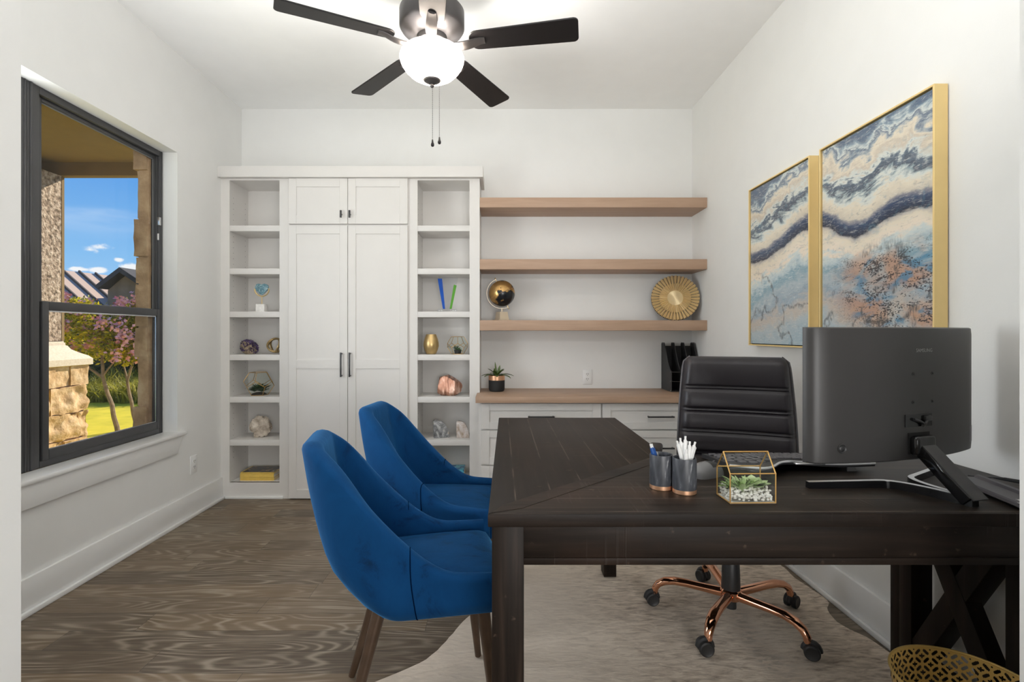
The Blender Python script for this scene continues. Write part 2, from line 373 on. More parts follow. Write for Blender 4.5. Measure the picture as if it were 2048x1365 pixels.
MAT['stone_reveal'] = two_tone('stone veneer', [(0.3, (0.26, 0.155, 0.085)), (0.5, (0.44, 0.29, 0.17)), (0.7, (0.60, 0.45, 0.29))], 6, 6, 0.9, bump=0.9, bdist=0.02)
MAT['cast_stone'] = two_tone('cast stone', [(0.3, (0.60, 0.50, 0.38)), (0.7, (0.72, 0.63, 0.52))], 60, 3, 0.85, bump=0.4)
MAT['stucco'] = two_tone('rough stucco', [(0.34, (0.14, 0.095, 0.065)), (0.5, (0.42, 0.31, 0.23)), (0.66, (0.62, 0.50, 0.40))], 26, 4, 0.95, bump=1.0, bdist=0.03)
MAT['lawn'] = two_tone('lawn', [(0.3, (0.42, 0.37, 0.008)), (0.5, (0.60, 0.50, 0.012)), (0.7, (0.72, 0.58, 0.025))], 2.5, 8, 0.95, bump=0.4, bdist=0.03)
def leafy(name, stops, scale, trans):
    m, nt, s = newmat(name)
    t = nd(nt, 'ShaderNodeTexCoord')
    n = nd(nt, 'ShaderNodeTexNoise', {'Vector': t.outputs['Object'], 'Scale': scale, 'Detail': 4.0})
    c = ramp(nt, n.outputs[0], stops)
    nt.links.new(c, s.inputs['Base Color']); s.inputs['Roughness'].default_value = 0.5
    tl = nd(nt, 'ShaderNodeBsdfTranslucent', {0: c})
    mx = nd(nt, 'ShaderNodeMixShader', {0: trans, 1: s.outputs[0], 2: tl.outputs[0]})
    nt.links.new(mx.outputs[0], nt.nodes['Material Output'].inputs[0])
    return m
MAT['tall_grass'] = leafy('tall grass', [(0.3, (0.17, 0.19, 0.02)), (0.55, (0.42, 0.38, 0.05)), (0.75, (0.62, 0.54, 0.16))], 3, 0.45)
MAT['leaf'] = leafy('myrtle leaf', [(0.32, (0.06, 0.085, 0.006)), (0.48, (0.36, 0.35, 0.012)), (0.62, (0.78, 0.62, 0.03))], 11, 0.5)
MAT['hedge'] = two_tone('dark hedge', [(0.3, (0.015, 0.02, 0.008)), (0.6, (0.07, 0.08, 0.02)), (0.75, (0.12, 0.12, 0.03))], 5, 4, 0.9)
MAT['blossom'] = two_tone('pink blossom', [(0.3, (0.58, 0.20, 0.27)), (0.6, (0.80, 0.46, 0.46))], 9, 3, 0.7)
MAT['metal_roof'] = two_tone('metal roof', [(0.3, (0.56, 0.41, 0.31)), (0.7, (0.60, 0.44, 0.34))], 1, 2, 0.6, bump=0.0)
MAT['seam_dark'] = plain('roof seam', (0.10, 0.08, 0.065), 0.6)
MAT['house_wall'] = plain('neighbour wall', (0.30, 0.22, 0.15), 0.9, vary=0.1)
MAT['house_grey'] = plain('grey siding', (0.36, 0.35, 0.36), 0.9, vary=0.06)
MAT['fascia'] = plain('dark fascia', (0.045, 0.04, 0.036), 0.6)
MAT['succ_pale'] = two_tone('pale succulent', [(0.3, (0.26, 0.40, 0.14)), (0.6, (0.50, 0.62, 0.32)), (0.75, (0.66, 0.74, 0.48))], 30, 2, 0.5, bump=0)
MAT['succ_green'] = two_tone('green succulent', [(0.3, (0.05, 0.14, 0.03)), (0.6, (0.16, 0.32, 0.10)), (0.75, (0.35, 0.48, 0.22))], 40, 2, 0.5, bump=0)
MAT['succ_dark'] = two_tone('dark succulent', [(0.3, (0.02, 0.05, 0.022)), (0.6, (0.06, 0.115, 0.055)), (0.75, (0.14, 0.2, 0.11))], 40, 2, 0.55, bump=0)
MAT['plant_leaf'] = two_tone('agave leaf', [(0.3, (0.03, 0.055, 0.012)), (0.6, (0.10, 0.15, 0.035)), (0.75, (0.20, 0.25, 0.07))], 18, 3, 0.45, bump=0)
MAT['pebble'] = two_tone('white pebbles', [(0.3, (0.66, 0.62, 0.57)), (0.6, (0.85, 0.83, 0.80))], 60, 3, 0.5, bump=0.1)

def globe_mat():
    m, nt, s = newmat('black and gold globe')
    t = nd(nt, 'ShaderNodeTexCoord')
    n = nd(nt, 'ShaderNodeTexNoise', {'Vector': t.outputs['Object'], 'Scale': 15.0, 'Detail': 6.0, 'Roughness': 0.55})
    sp = nd(nt, 'ShaderNodeSeparateXYZ', {0: t.outputs['Object']})
    # a big landmass to the upper left, open ocean to the lower right
    land = mth(nt, 'ADD', n.outputs[0], mth(nt, 'ADD', mth(nt, 'MULTIPLY', sp.outputs[0], -1.9), mth(nt, 'MULTIPLY', sp.outputs[2], 1.5)))
    k = smooth(nt, land, 0.47, 0.49)
    nt.links.new(mixc(nt, k, (0.006, 0.007, 0.010), (0.55, 0.33, 0.12)), s.inputs['Base Color'])
    nt.links.new(mth(nt, 'MULTIPLY', k, 0.75), s.inputs['Metallic'])
    s.inputs['Roughness'].default_value = 0.26
    return m
MAT['globe'] = globe_mat()

# one abstract pour painting runs over both canvases: bands of slate, cream, navy and speckled rust
def painting_mat():
    m, nt, s = newmat('abstract pour painting')
    g = nd(nt, 'ShaderNodeNewGeometry')
    sp = nd(nt, 'ShaderNodeSeparateXYZ', {0: g.outputs['Position']})
    X = mth(nt, 'SUBTRACT', 2.905, sp.outputs[1])
    Z = mth(nt, 'DIVIDE', mth(nt, 'SUBTRACT', sp.outputs[2], 1.111), 0.891)
    v = nd(nt, 'ShaderNodeCombineXYZ', {0: X, 1: Z, 2: 0.37}).outputs[0]
    def nz(sx, sy, sc, det, off=0.0, dist=0.0, rough=0.55):
        mp = nd(nt, 'ShaderNodeMapping', {0: v, 1: (off, off*0.7, off), 3: (sx, sy, 1)})
        return nd(nt, 'ShaderNodeTexNoise', {'Vector': mp.outputs[0], 'Scale': sc, 'Detail': det, 'Roughness': rough, 'Distortion': dist}).outputs[0]
    big = nz(1.8, 1.3, 2.2, 4, 3.1, 0.7)
    mid = nz(2.6, 5.0, 2.4, 6, 1.3, 2.0)
    fin = nz(9, 30, 4, 4, 5.5, 0.8, 0.7)
    fea = nz(40, 9, 4, 3, 8.2)
    # the navy river: its height along the wall
    river = nd(nt, 'ShaderNodeFloatCurve', {'Value': mth(nt, 'DIVIDE', X, 1.25)})
    cv = river.mapping.curves[0]
    pts = [(0.0, 0.56), (0.12, 0.555), (0.25, 0.60), (0.40, 0.655), (0.47, 0.665), (0.55, 0.635), (0.64, 0.565), (0.72, 0.545), (0.82, 0.585), (0.92, 0.60), (1.0, 0.585)]
    while len(cv.points) < len(pts): cv.points.new(0.5, 0.5)
    for p, (a, b) in zip(cv.points, pts): p.location = (a, b)
    river.mapping.update()
    h = mth(nt, 'SUBTRACT', Z, river.outputs[0])
    w = mth(nt, 'ADD', mth(nt, 'MULTIPLY', mth(nt, 'SUBTRACT', big, 0.5), 0.16), mth(nt, 'MULTIPLY', mth(nt, 'SUBTRACT', mid, 0.5), 0.10))
    w = mth(nt, 'ADD', w, mth(nt, 'MULTIPLY', mth(nt, 'SUBTRACT', fin, 0.5), 0.035))
    far = smooth(nt, mth(nt, 'ABSOLUTE', h), 0.03, 0.16)
    hh = mth(nt, 'ADD', h, mth(nt, 'MULTIPLY', w, mth(nt, 'ADD', mth(nt, 'MULTIPLY', far, 1.45), 0.40)))
    k = mth(nt, 'ADD', hh, 0.6)          # 0.6 is the middle of the river
    slate = (0.11, 0.16, 0.23); cream = (0.76, 0.68, 0.54); pale = (0.66, 0.70, 0.66); grey = (0.26, 0.33, 0.36); navy = (0.010, 0.017, 0.040)
    peach = (0.84, 0.73, 0.60); ice = (0.48, 0.58, 0.61); haze = (0.42, 0.49, 0.52); teal = (0.05, 0.20, 0.30); sand = (0.52, 0.46, 0.40)
    c = ramp(nt, k, [(0.0, (0.36, 0.46, 0.52)), (0.10, haze), (0.17, sand), (0.24, (0.30, 0.38, 0.45)), (0.30, haze), (0.36, (0.22, 0.36, 0.44)), (0.40, ice), (0.445, (0.62, 0.68, 0.66)), (0.475, peach), (0.535, cream), (0.556, (0.50, 0.46, 0.42)),
                     (0.566, navy), (0.615, (0.03, 0.06, 0.13)), (0.632, (0.22, 0.22, 0.26)), (0.645, (0.62, 0.56, 0.46)), (0.69, cream), (0.715, pale), (0.738, grey), (0.75, (0.06, 0.08, 0.115)), (0.785, (0.12, 0.16, 0.21)), (0.805, pale), (0.84, (0.60, 0.52, 0.42)),
                     (0.875, cream), (0.90, (0.33, 0.38, 0.42)), (0.915, (0.10, 0.14, 0.21)), (0.935, pale), (0.955, (0.25, 0.33, 0.40)), (0.975, slate), (1.0, (0.09, 0.13, 0.20))])
    # fine mottling everywhere
    c = mixc(nt, mth(nt, 'MULTIPLY', smooth(nt, fin, 0.5, 0.72), 0.5), c, (0.74, 0.72, 0.65))
    c = mixc(nt, mth(nt, 'MULTIPLY', smooth(nt, nz(5, 16, 4, 5, 15.0, 1.5, 0.7), 0.56, 0.7), 0.45), c, (0.10, 0.13, 0.17))
    c = mixc(nt, mth(nt, 'MULTIPLY', smooth(nt, nz(6, 6, 4, 6, 2.2, 1.0), 0.55, 0.75), 0.35), c, (0.10, 0.26, 0.36))
    # rust and black speckle on the near canvas, below the river
    low = mth(nt, 'MULTIPLY', smooth(nt, mth(nt, 'SUBTRACT', 0.50, Z), 0.02, 0.12), smooth(nt, mth(nt, 'ADD', Z, mth(nt, 'MULTIPLY', X, 0.35)), 0.38, 0.5))
    low = mth(nt, 'MULTIPLY', low, smooth(nt, X, 0.66, 0.9))
    rust = mth(nt, 'MULTIPLY', low, smooth(nt, nz(2.5, 4, 2, 4, 7.7, 0.6), 0.42, 0.62))
    c = mixc(nt, mth(nt, 'MULTIPLY', rust, 0.75), c, (0.50, 0.25, 0.13))
    blu = mth(nt, 'MULTIPLY', low, smooth(nt, nz(3, 5, 2.5, 4, 9.9, 0.6), 0.52, 0.66))
    c = mixc(nt, mth(nt, 'MULTIPLY', blu, 0.8), c, (0.04, 0.22, 0.38))
    spk = mth(nt, 'MULTIPLY', low, smooth(nt, mth(nt, 'ADD', mth(nt, 'MULTIPLY', nz(3, 8, 2, 4, 4.4, 1.0), 0.55), mth(nt, 'MULTIPLY', nz(26, 40, 4, 3, 6.6), 0.5)), 0.545, 0.585))
    c = mixc(nt, mth(nt, 'MULTIPLY', spk, 0.9), c, (0.015, 0.015, 0.02))
    # thin dark cracks on the far canvas
    crk = mth(nt, 'ABSOLUTE', mth(nt, 'SUBTRACT', nz(1.6, 1.3, 2.1, 3, 12.2), 0.5))
    crk = mth(nt, 'MULTIPLY', mth(nt, 'SUBTRACT', 1.0, smooth(nt, crk, 0.004, 0.022)), smooth(nt, fea, 0.35, 0.6))
    crk = mth(nt, 'MULTIPLY', crk, mth(nt, 'SUBTRACT', 1.0, smooth(nt, Z, 0.40, 0.50)))
    c = mixc(nt, mth(nt, 'MULTIPLY', crk, 0.75), c, (0.06, 0.065, 0.07))
    nt.links.new(c, s.inputs['Base Color'])
    s.inputs['Roughness'].default_value = 0.3
    s.inputs['Coat Weight'].default_value = 0.2
    return m
MAT['painting'] = painting_mat()

def cover_mat(name, base, spots):
    m, nt, s = newmat(name)
    t = nd(nt, 'ShaderNodeTexCoord')
    n = nd(nt, 'ShaderNodeTexNoise', {'Vector': t.outputs['Object'], 'Scale': 26.0, 'Detail': 2.0})
    nt.links.new(mixc(nt, smooth(nt, n.outputs[0], 0.56, 0.62), base, spots), s.inputs['Base Color'])
    s.inputs['Roughness'].default_value = 0.25
    return m
MAT['cover_black'] = cover_mat('black cover', (0.012, 0.010, 0.009), (0.25, 0.17, 0.10))
MAT['cover_teal'] = cover_mat('turquoise cover', (0.10, 0.42, 0.55), (0.02, 0.10, 0.25))
MAT['yellow'] = plain('yellow paper', (0.80, 0.55, 0.12), 0.45, vary=0.06, scale=40)
MAT['award_blue'] = plain('blue glass', (0.01, 0.08, 0.42), 0.1, vary=0.2)
MAT['award_green'] = plain('green glass', (0.10, 0.32, 0.04), 0.1, vary=0.2)
# ---------------------------------------------------------------- mesh helpers
MW = {}   # world matrices of the things built here

def B(): return bmesh.new()

def box(bm, x0, x1, y0, y1, z0, z1, bev=0.0, seg=2, M=None):
    vs = [bm.verts.new((x, y, z)) for x in (x0, x1) for y in (y0, y1) for z in (z0, z1)]
    idx = [(0, 1, 3, 2), (4, 6, 7, 5), (0, 4, 5, 1), (2, 3, 7, 6), (0, 2, 6, 4), (1, 5, 7, 3)]
    fs = [bm.faces.new([vs[i] for i in f]) for f in idx]
    if M is not None: bmesh.ops.transform(bm, matrix=M, verts=vs)
    if bev > 0:
        es = list({e for f in fs for e in f.edges})
        bmesh.ops.bevel(bm, geom=es, offset=bev, segments=seg, affect='EDGES', profile=0.5)
    return bm

def beam(bm, a, b, w, h, up=(0, 0, 1), bev=0.0):
    a = Vector(a); b = Vector(b); d = (b-a); L = d.length; d.normalize()
    u = Vector(up); s = d.cross(u).normalized(); u = s.cross(d).normalized()
    M = Matrix((( d.x, s.x, u.x, a.x), (d.y, s.y, u.y, a.y), (d.z, s.z, u.z, a.z), (0, 0, 0, 1)))
    return box(bm, 0, L, -w/2, w/2, -h/2, h/2, bev, M=M)

def ring_faces(bm, rings, closed=True, cap0=True, cap1=True):
    n = len(rings[0])
    for a, b in zip(rings, rings[1:]):
        for i in range(n if closed else n-1):
            j = (i+1) % n
            try: bm.faces.new((a[i], a[j], b[j], b[i]))
            except ValueError: pass
    if closed and cap0:
        bm.faces.new(list(reversed(rings[0])))
    if closed and cap1:
        bm.faces.new(rings[-1])

def tube(bm, pts, r, n=10, closed=False, caps=True, flat=1.0):
    pts = [Vector(p) for p in pts]
    rs = r if isinstance(r, (list, tuple)) else [r]*len(pts)
    N = len(pts)
    tang = []
    for i in range(N):
        if closed: t = pts[(i+1) % N]-pts[i-1]
        else: t = pts[min(i+1, N-1)]-pts[max(i-1, 0)]
        tang.append(t.normalized())
    u = Vector((0, 0, 1)) if abs(tang[0].z) < 0.9 else Vector((1, 0, 0))
    rings = []
    u = (u - tang[0]*u.dot(tang[0])).normalized()
    for p, t, rr in zip(pts, tang, rs):
        u = (u - t*u.dot(t)).normalized(); v = t.cross(u)
        rings.append([bm.verts.new(p + (u*math.cos(2*PI*k/n)*flat + v*math.sin(2*PI*k/n))*rr) for k in range(n)])
    if closed: rings.append(rings[0])
    ring_faces(bm, rings, True, caps and not closed, caps and not closed)
    return bm

def lathe(bm, prof, n=40, c=(0, 0, 0), M=None):
    c = Vector(c); rings = []; vs = []
    for r, z in prof:
        r = max(r, 1e-4)
        ring = [bm.verts.new(c + Vector((r*math.cos(2*PI*k/n), r*math.sin(2*PI*k/n), z))) for k in range(n)]
        rings.append(ring); vs += ring
    ring_faces(bm, rings, True, True, True)
    if M is not None: bmesh.ops.transform(bm, matrix=M, verts=vs)
    return bm

def sphere(bm, c, r, sc=(1, 1, 1), sub=3):
    res = bmesh.ops.create_icosphere(bm, subdivisions=sub, radius=r)
    for v in res['verts']: v.co = Vector((v.co.x*sc[0], v.co.y*sc[1], v.co.z*sc[2])) + Vector(c)
    return res['verts']

def grid(bm, rows, closed=False):
    vs = [[bm.verts.new(p) for p in row] for row in rows]
    for a, b in zip(vs, vs[1:]):
        n = len(a)
        for i in range(n if closed else n-1):
            j = (i+1) % n
            bm.faces.new((a[i], a[j], b[j], b[i]))
    return vs

def prism(bm, outline, z0, z1, bev=0.0, M=None, seg=2):
    lo = [bm.verts.new((x, y, z0)) for x, y in outline]
    hi = [bm.verts.new((x, y, z1)) for x, y in outline]
    fs = [bm.faces.new(list(reversed(lo))), bm.faces.new(hi)]
    n = len(lo)
    for i in range(n):
        fs.append(bm.faces.new((lo[i], lo[(i+1) % n], hi[(i+1) % n], hi[i])))
    if M is not None: bmesh.ops.transform(bm, matrix=M, verts=lo+hi)
    if bev:
        es = [e for e in {e for f in fs[:2] for e in f.edges}]
        bmesh.ops.bevel(bm, geom=es, offset=bev, segments=seg, affect='EDGES', profile=0.5)
    return bm

def obj(name, bm, mat, parent=None, world=False, smooth=True, angle=35, recalc=True):
    """bm in the parent's own coordinates, or in world coordinates with world=True"""
    if recalc: bmesh.ops.recalc_face_normals(bm, faces=bm.faces[:])
    o_loc = Vector((0, 0, 0))
    if parent is not None and world:
        bm.transform(MW[parent].inverted())
    if parent is None:
        xs = [v.co for v in bm.verts]
        lo = Vector((min(v.x for v in xs), min(v.y for v in xs), min(v.z for v in xs)))
        hi = Vector((max(v.x for v in xs), max(v.y for v in xs), max(v.z for v in xs)))
        o_loc = Vector(((lo.x+hi.x)/2, (lo.y+hi.y)/2, lo.z))
        bm.transform(Matrix.Translation(-o_loc))
    me = bpy.data.meshes.new(name)
    bm.to_mesh(me); bm.free()
    mats = mat if isinstance(mat, (list, tuple)) else [mat]
    for m in mats: me.materials.append(MAT[m] if isinstance(m, str) else m)
    if smooth:
        for p in me.polygons: p.use_smooth = True
        me.set_sharp_from_angle(angle=math.radians(angle))
    o = bpy.data.objects.new(name, me); C.objects.link(o)
    o.location = o_loc
    if parent is not None:
        o.parent = parent
        MW[o] = MW[parent].copy()
    else:
        MW[o] = Matrix.Translation(o_loc)
    return o

def tag(o, label=None, cat=None, group=None, kind=None):
    if label: o['label'] = label
    if cat: o['category'] = cat
    if group: o['group'] = group
    if kind: o['kind'] = kind
    return o

def thing(name, label, cat, loc=(0, 0, 0), rz=0.0, group=None):
    o = bpy.data.objects.new(name, None); C.objects.link(o)
    o.location = loc; o.rotation_euler = (0, 0, rz); o.empty_display_size = 0.05
    MW[o] = Matrix.Translation(Vector(loc)) @ Matrix.Rotation(rz, 4, 'Z')
    return tag(o, label, cat, group)

def struct(name, bm, mat, label=None, **kw):
    return tag(obj(name, bm, mat, **kw), label, None, None, 'structure')

def copy_tree(o, parent=None):
    c = o.copy(); C.objects.link(c)
    if parent is not None: c.parent = parent
    for ch in list(o.children): copy_tree(ch, c)
    return c

def place(o, loc, rz=0.0, label=None):
    o.location = loc; o.rotation_euler = (0, 0, rz)
    if label: o['label'] = label
    return o

def lerp(a, b, t): return a + (b-a)*t
def sst(x, a, b):
    t = max(0.0, min(1.0, (x-a)/(b-a))); return t*t*(3-2*t)

def text_bm(s, size, depth, M):
    cu = bpy.data.curves.new('t', 'FONT'); cu.body = s; cu.size = size; cu.extrude = depth
    cu.align_x = 'CENTER'; cu.align_y = 'CENTER'; cu.resolution_u = 2
    o = bpy.data.objects.new('t', cu); C.objects.link(o)
    dg = bpy.context.evaluated_depsgraph_get()
    me = bpy.data.meshes.new_from_object(o.evaluated_get(dg))
    bm = B(); bm.from_mesh(me); bm.transform(M)
    bpy.data.objects.remove(o); bpy.data.curves.remove(cu); bpy.data.meshes.remove(me)
    return bm

def leaf(bm, base, d, L, w, up=(0, 0, 1), curl=0.3, n=5, th=0.0, tip=0.0):
    """a pointed leaf from base along d, bending by curl (positive: down)"""
    base = Vector(base); d = Vector(d).normalized(); up = Vector(up)
    s = d.cross(up)
    if s.length < 1e-3: s = d.cross(Vector((1, 0, 0)))
    s.normalize(); nn = s.cross(d).normalized()
    rows = []
    p = base.copy(); ang = 0.0
    for i in range(n+1):
        t = i/n
        ww = w*(math.sin(PI*min(1, (t*0.9+0.1)))**0.7)*(1-tip*t) if t < 1 else w*0.03
        dd = d*math.cos(ang)-nn*math.sin(ang)
        n2 = nn*math.cos(ang)+d*math.sin(ang)
        rows.append([p - s*ww/2 + n2*ww*0.12, p - n2*th, p + s*ww/2 + n2*ww*0.12])
        p = p + dd*(L/n); ang += curl/n
    grid(bm, rows)
    if th > 0:
        grid(bm, [[a - (nn*th*2 if 0 < i < n else nn*0), b-nn*th*2, c - (nn*th*2 if 0 < i < n else nn*0)] for i, (a, b, c) in enumerate(rows)])
    return bm

# ---------------------------------------------------------------- the room
XL, XR, YB, ZC = -1.99, 1.478, 3.89, 2.91
YH = -2.4          # far side of the hall behind the doorway
bm = B(); box(bm, XL-0.2, XR+0.12, YH-0.1, YB+0.12, -0.12, 0); struct('floor', bm, 'floor', smooth=False)
bm = B(); box(bm, XL-0.2, XR+0.12, YH-0.1, YB+0.12, ZC, ZC+0.12); struct('ceiling', bm, 'ceiling', smooth=False)
bm = B(); box(bm, XL-0.2, XR+0.12, YB, YB+0.12, 0, ZC); struct('wall_back', bm, 'wall', smooth=False)
bm = B(); box(bm, XR, XR+0.12, YH, YB, 0, ZC); struct('wall_right', bm, 'wall', smooth=False)
bm = B(); box(bm, XL-0.2, XR+0.12, YH-0.1, YH, 0, ZC); struct('wall_hall', bm, 'wall', smooth=False)
# left wall with the opening of the window pair
WY0, WY1, WZ0, WZ1 = 1.28, 3.116, 0.569, 2.296
WO = XL-0.13
bm = B()
box(bm, WO, XL, YH, WY0, 0, ZC); box(bm, WO, XL, WY1, YB, 0, ZC)
box(bm, WO, XL, WY0, WY1, 0, WZ0-0.0221); box(bm, WO, XL, WY0, WY1, WZ1, ZC)
struct('wall_left', bm, 'wall', smooth=False)
# stone veneer outside, with rough cut edges at the opening
def rough(bm, amp, scale, seed=0.0, cuts=0):
    if cuts: bmesh.ops.subdivide_edges(bm, edges=bm.edges[:], cuts=cuts, use_grid_fill=True)
    bmesh.ops.recalc_face_normals(bm, faces=bm.faces[:]); bm.normal_update()
    for v in bm.verts:
        q = v.co*scale + Vector((seed, seed*1.7, seed*0.3))
        v.co += v.normal*(noise.noise(q)+0.5*noise.noise(q*2.3))*amp
bm = B()
z = -0.1; k = 0
while z < 3.05:
    h = (0.19, 0.26, 0.16, 0.23, 0.29)[k % 5]; k += 1
    b2 = B(); e = 0.012*math.sin(k*2.7)
    box(b2, WO-0.075+e*0.5, WO-0.001, WY1-0.075+e, YB+0.3, z+0.004, z+h-0.004)
    rough(b2, 0.008, 9, k, 5)
    me_ = bpy.data.meshes.new('t'); b2.to_mesh(me_); b2.free(); bm.from_mesh(me_); bpy.data.meshes.remove(me_)
    z += h
box(bm, WO-0.06, WO-0.001, WY1-0.07, YB+0.3, -0.1, 3.05)
box(bm, WO-0.06, WO-0.001, YH, WY0+0.05, -0.1, 3.05)
box(bm, WO-0.06, WO-0.001, WY0+0.05, WY1-0.07, -0.1, WZ0+0.0)
box(bm, WO-0.06, WO-0.001, WY0+0.05, WY1-0.07, WZ1-0.02, 3.05)
struct('wall_outside', bm, 'stone_reveal', angle=60)
# doorway around the viewer: the wall ends seen at both edges of the photo
bm = B(); box(bm, XL, -0.92, 0.85, 0.97, 0, ZC); box(bm, 0.998, XR, 0.85, 0.97, 0, ZC)
struct('wall_front', bm, 'wall', smooth=False)

def baseboard(name, bm_boxes):
    b = B()
    for a in bm_boxes: box(b, *a, bev=0.003)
    struct(name, b, 'trim')
bh = 0.155
baseboard('baseboard_left', [(XL, XL+0.016, 0.97, 3.6, 0, bh), (XL+0.016, XL+0.032, 0.97, 3.6, 0, 0.022)])
baseboard('baseboard_right', [(XR-0.016, XR, 0.97, 3.40, 0, bh), (XR-0.032, XR-0.016, 0.97, 3.40, 0, 0.022)])

# window pair: white stool and apron, bronze frames
bm = B()
box(bm, XL-0.092, XL+0.032, WY0-0.06, WY1+0.052, WZ0-0.022, WZ0, bev=0.006)
struct('trim_1', bm, 'trim', 'white window stool with a rounded nose under the window pair')
bm = B()
ap = [(WY0-0.03, WZ0-0.022), (WY1+0.025, WZ0-0.022), (WY1-0.02, WZ0-0.125), (WY0+0.01, WZ0-0.125)]
M = Matrix(((0, 0, 1, XL), (1, 0, 0, 0), (0, 1, 0, 0), (0, 0, 0, 1)))
prism(bm, ap, 0.0, 0.018, bev=0.003, M=M)
struct('trim_2', bm, 'trim', 'white apron board below the window stool')

FX = XL-0.090     # inner face of the bronze frames
def window(name, y0, y1, label):
    root = bpy.data.objects.new(name, None); C.objects.link(root)
    root.location = (FX, (y0+y1)/2, WZ0); MW[root] = Matrix.Translation(root.location)
    tag(root, label, None, None, 'structure')
    f = B(); zb, zt = WZ0, WZ1
    def bar(ya, yb, za, zb_, xa=FX-0.045, xb=FX, bev=0.003): box(f, xa, xb, ya, yb, za, zb_, bev)
    bar(y0, y0+0.06, zb, zt); bar(y1-0.03, y1, zb, zt); bar(y0+0.06, y1-0.03, zt-0.034, zt); bar(y0+0.06, y1-0.03, zb, zb+0.03)
    # stepped inner stops
    bar(y0+0.06, y0+0.072, zb+0.03, zt-0.034, FX-0.045, FX-0.014); bar(y1-0.036, y1-0.03, zb+0.03, zt-0.034, FX-0.045, FX-0.014)
    bar(y0+0.01, y0+0.022, zb, zt, FX-0.02, FX+0.006); bar(y1-0.016, y1-0.008, zb, zt, FX-0.02, FX+0.004)
    obj('window_frame', f, 'bronze', root, world=True)
    # upper sash (outer) and lower sash (inner)
    for nm, za, zb2, xo, t in (('upper_sash', 1.285, zt-0.034, FX-0.043, 0.022), ('lower_sash', zb+0.03, 1.325, FX-0.020, 0.034)):
        s = B(); ya, yb = y0+0.072, y1-0.032
        d = 0.022; tr = 0.016 if nm == 'upper_sash' else 0.022
        bt = 0.04 if nm == 'upper_sash' else 0.045
        tp = 0.02 if nm == 'upper_sash' else 0.04
        box(s, xo, xo+d, ya, ya+t, za, zb2, 0.003); box(s, xo, xo+d, yb-tr, yb, za, zb2, 0.003)
        box(s, xo, xo+d, ya+t, yb-tr, za, za+bt, 0.003); box(s, xo, xo+d, ya+t, yb-tr, zb2-tp, zb2, 0.003)
        so = obj(nm, s, 'bronze', root, world=True)
        p = B(); p.faces.new([p.verts.new((xo+0.010, yy, zz)) for yy, zz in ((ya+t-0.004, za+bt-0.004), (yb-tr+0.004, za+bt-0.004), (yb-tr+0.004, zb2-tp+0.004), (ya+t-0.004, zb2-tp+0.004))])
        obj('pane', p, 'pane', so, world=True, smooth=False)
        w = B()   # pale glazing bead
        for a in ((ya+t-0.001, ya+t+0.004, za+bt, zb2-tp), (yb-tr-0.005, yb-tr+0.001, za+bt, zb2-tp), (ya+t, yb-tr, za+bt-0.001, za+bt+0.004), (ya+t, yb-tr, zb2-tp-0.006, zb2-tp+0.001)):
            box(w, xo+0.0125, xo+0.0165, *a)
        obj('glazing_bead', w, 'grey_plastic' if nm == 'upper_sash' else 'silver', so, world=True)
    if y1 > 3:
        h = B(); box(h, FX-0.014, FX+0.002, y1-0.034, y1-0.016, 1.84, 1.89, 0.002); obj('sash_clip', h, 'silver', root, world=True)
        h = B(); box(h, FX-0.014, FX-0.004, y1-0.032, y1-0.027, 1.75, 1.79, 0.002); obj('vent_latch', h, 'white_plastic', root, world=True)
    return root
window('window_1', WY0, 2.222, 'bronze framed window of the pair nearer the doorway')
window('window_2', 2.222, WY1, 'bronze framed sash window showing the porch and garden')

# power outlets
def outlet(name, loc, rz, label):
    t = thing('power_outlet', label, 'outlet', loc, rz, 'white wall outlets')   # faces local -y, origin on the wall at its foot
    b = B(); box(b, -0.036, 0.036, -0.006, 0, 0, 0.116, 0.003); obj('cover_plate', b, 'white_plastic', t)
    for zc in (0.040, 0.077):
        b = B(); pts = [(0.017*math.cos(a)*1.0, max(-0.0125, min(0.0125, 0.0165*math.sin(a)))) for a in [2*PI*k/20 for k in range(20)]]
        prism(b, pts, 0, 0.003, M=Matrix(((1, 0, 0, 0), (0, 0, -1, -0.006), (0, 1, 0, zc), (0, 0, 0, 1))))
        r = obj('receptacle', b, 'white_plastic', t)
        b = B()
        for sx in (-0.0065, 0.0065): box(b, sx-0.0013, sx+0.0013, -0.0097, -0.0088, zc-0.001, zc+0.008)
        tube(b, [(0, -0.0088, zc-0.007), (0, -0.0097, zc-0.007)], 0.0024, 8)
        obj('slots', b, 'dark', r)
    return t
outlet('o', (0.672, YB, 0.786), 0, 'white wall outlet above the wood counter under the floating shelves')
outlet('o', (XL, 3.275, 0.272), PI/2, 'white wall outlet low on the window wall above the baseboard')

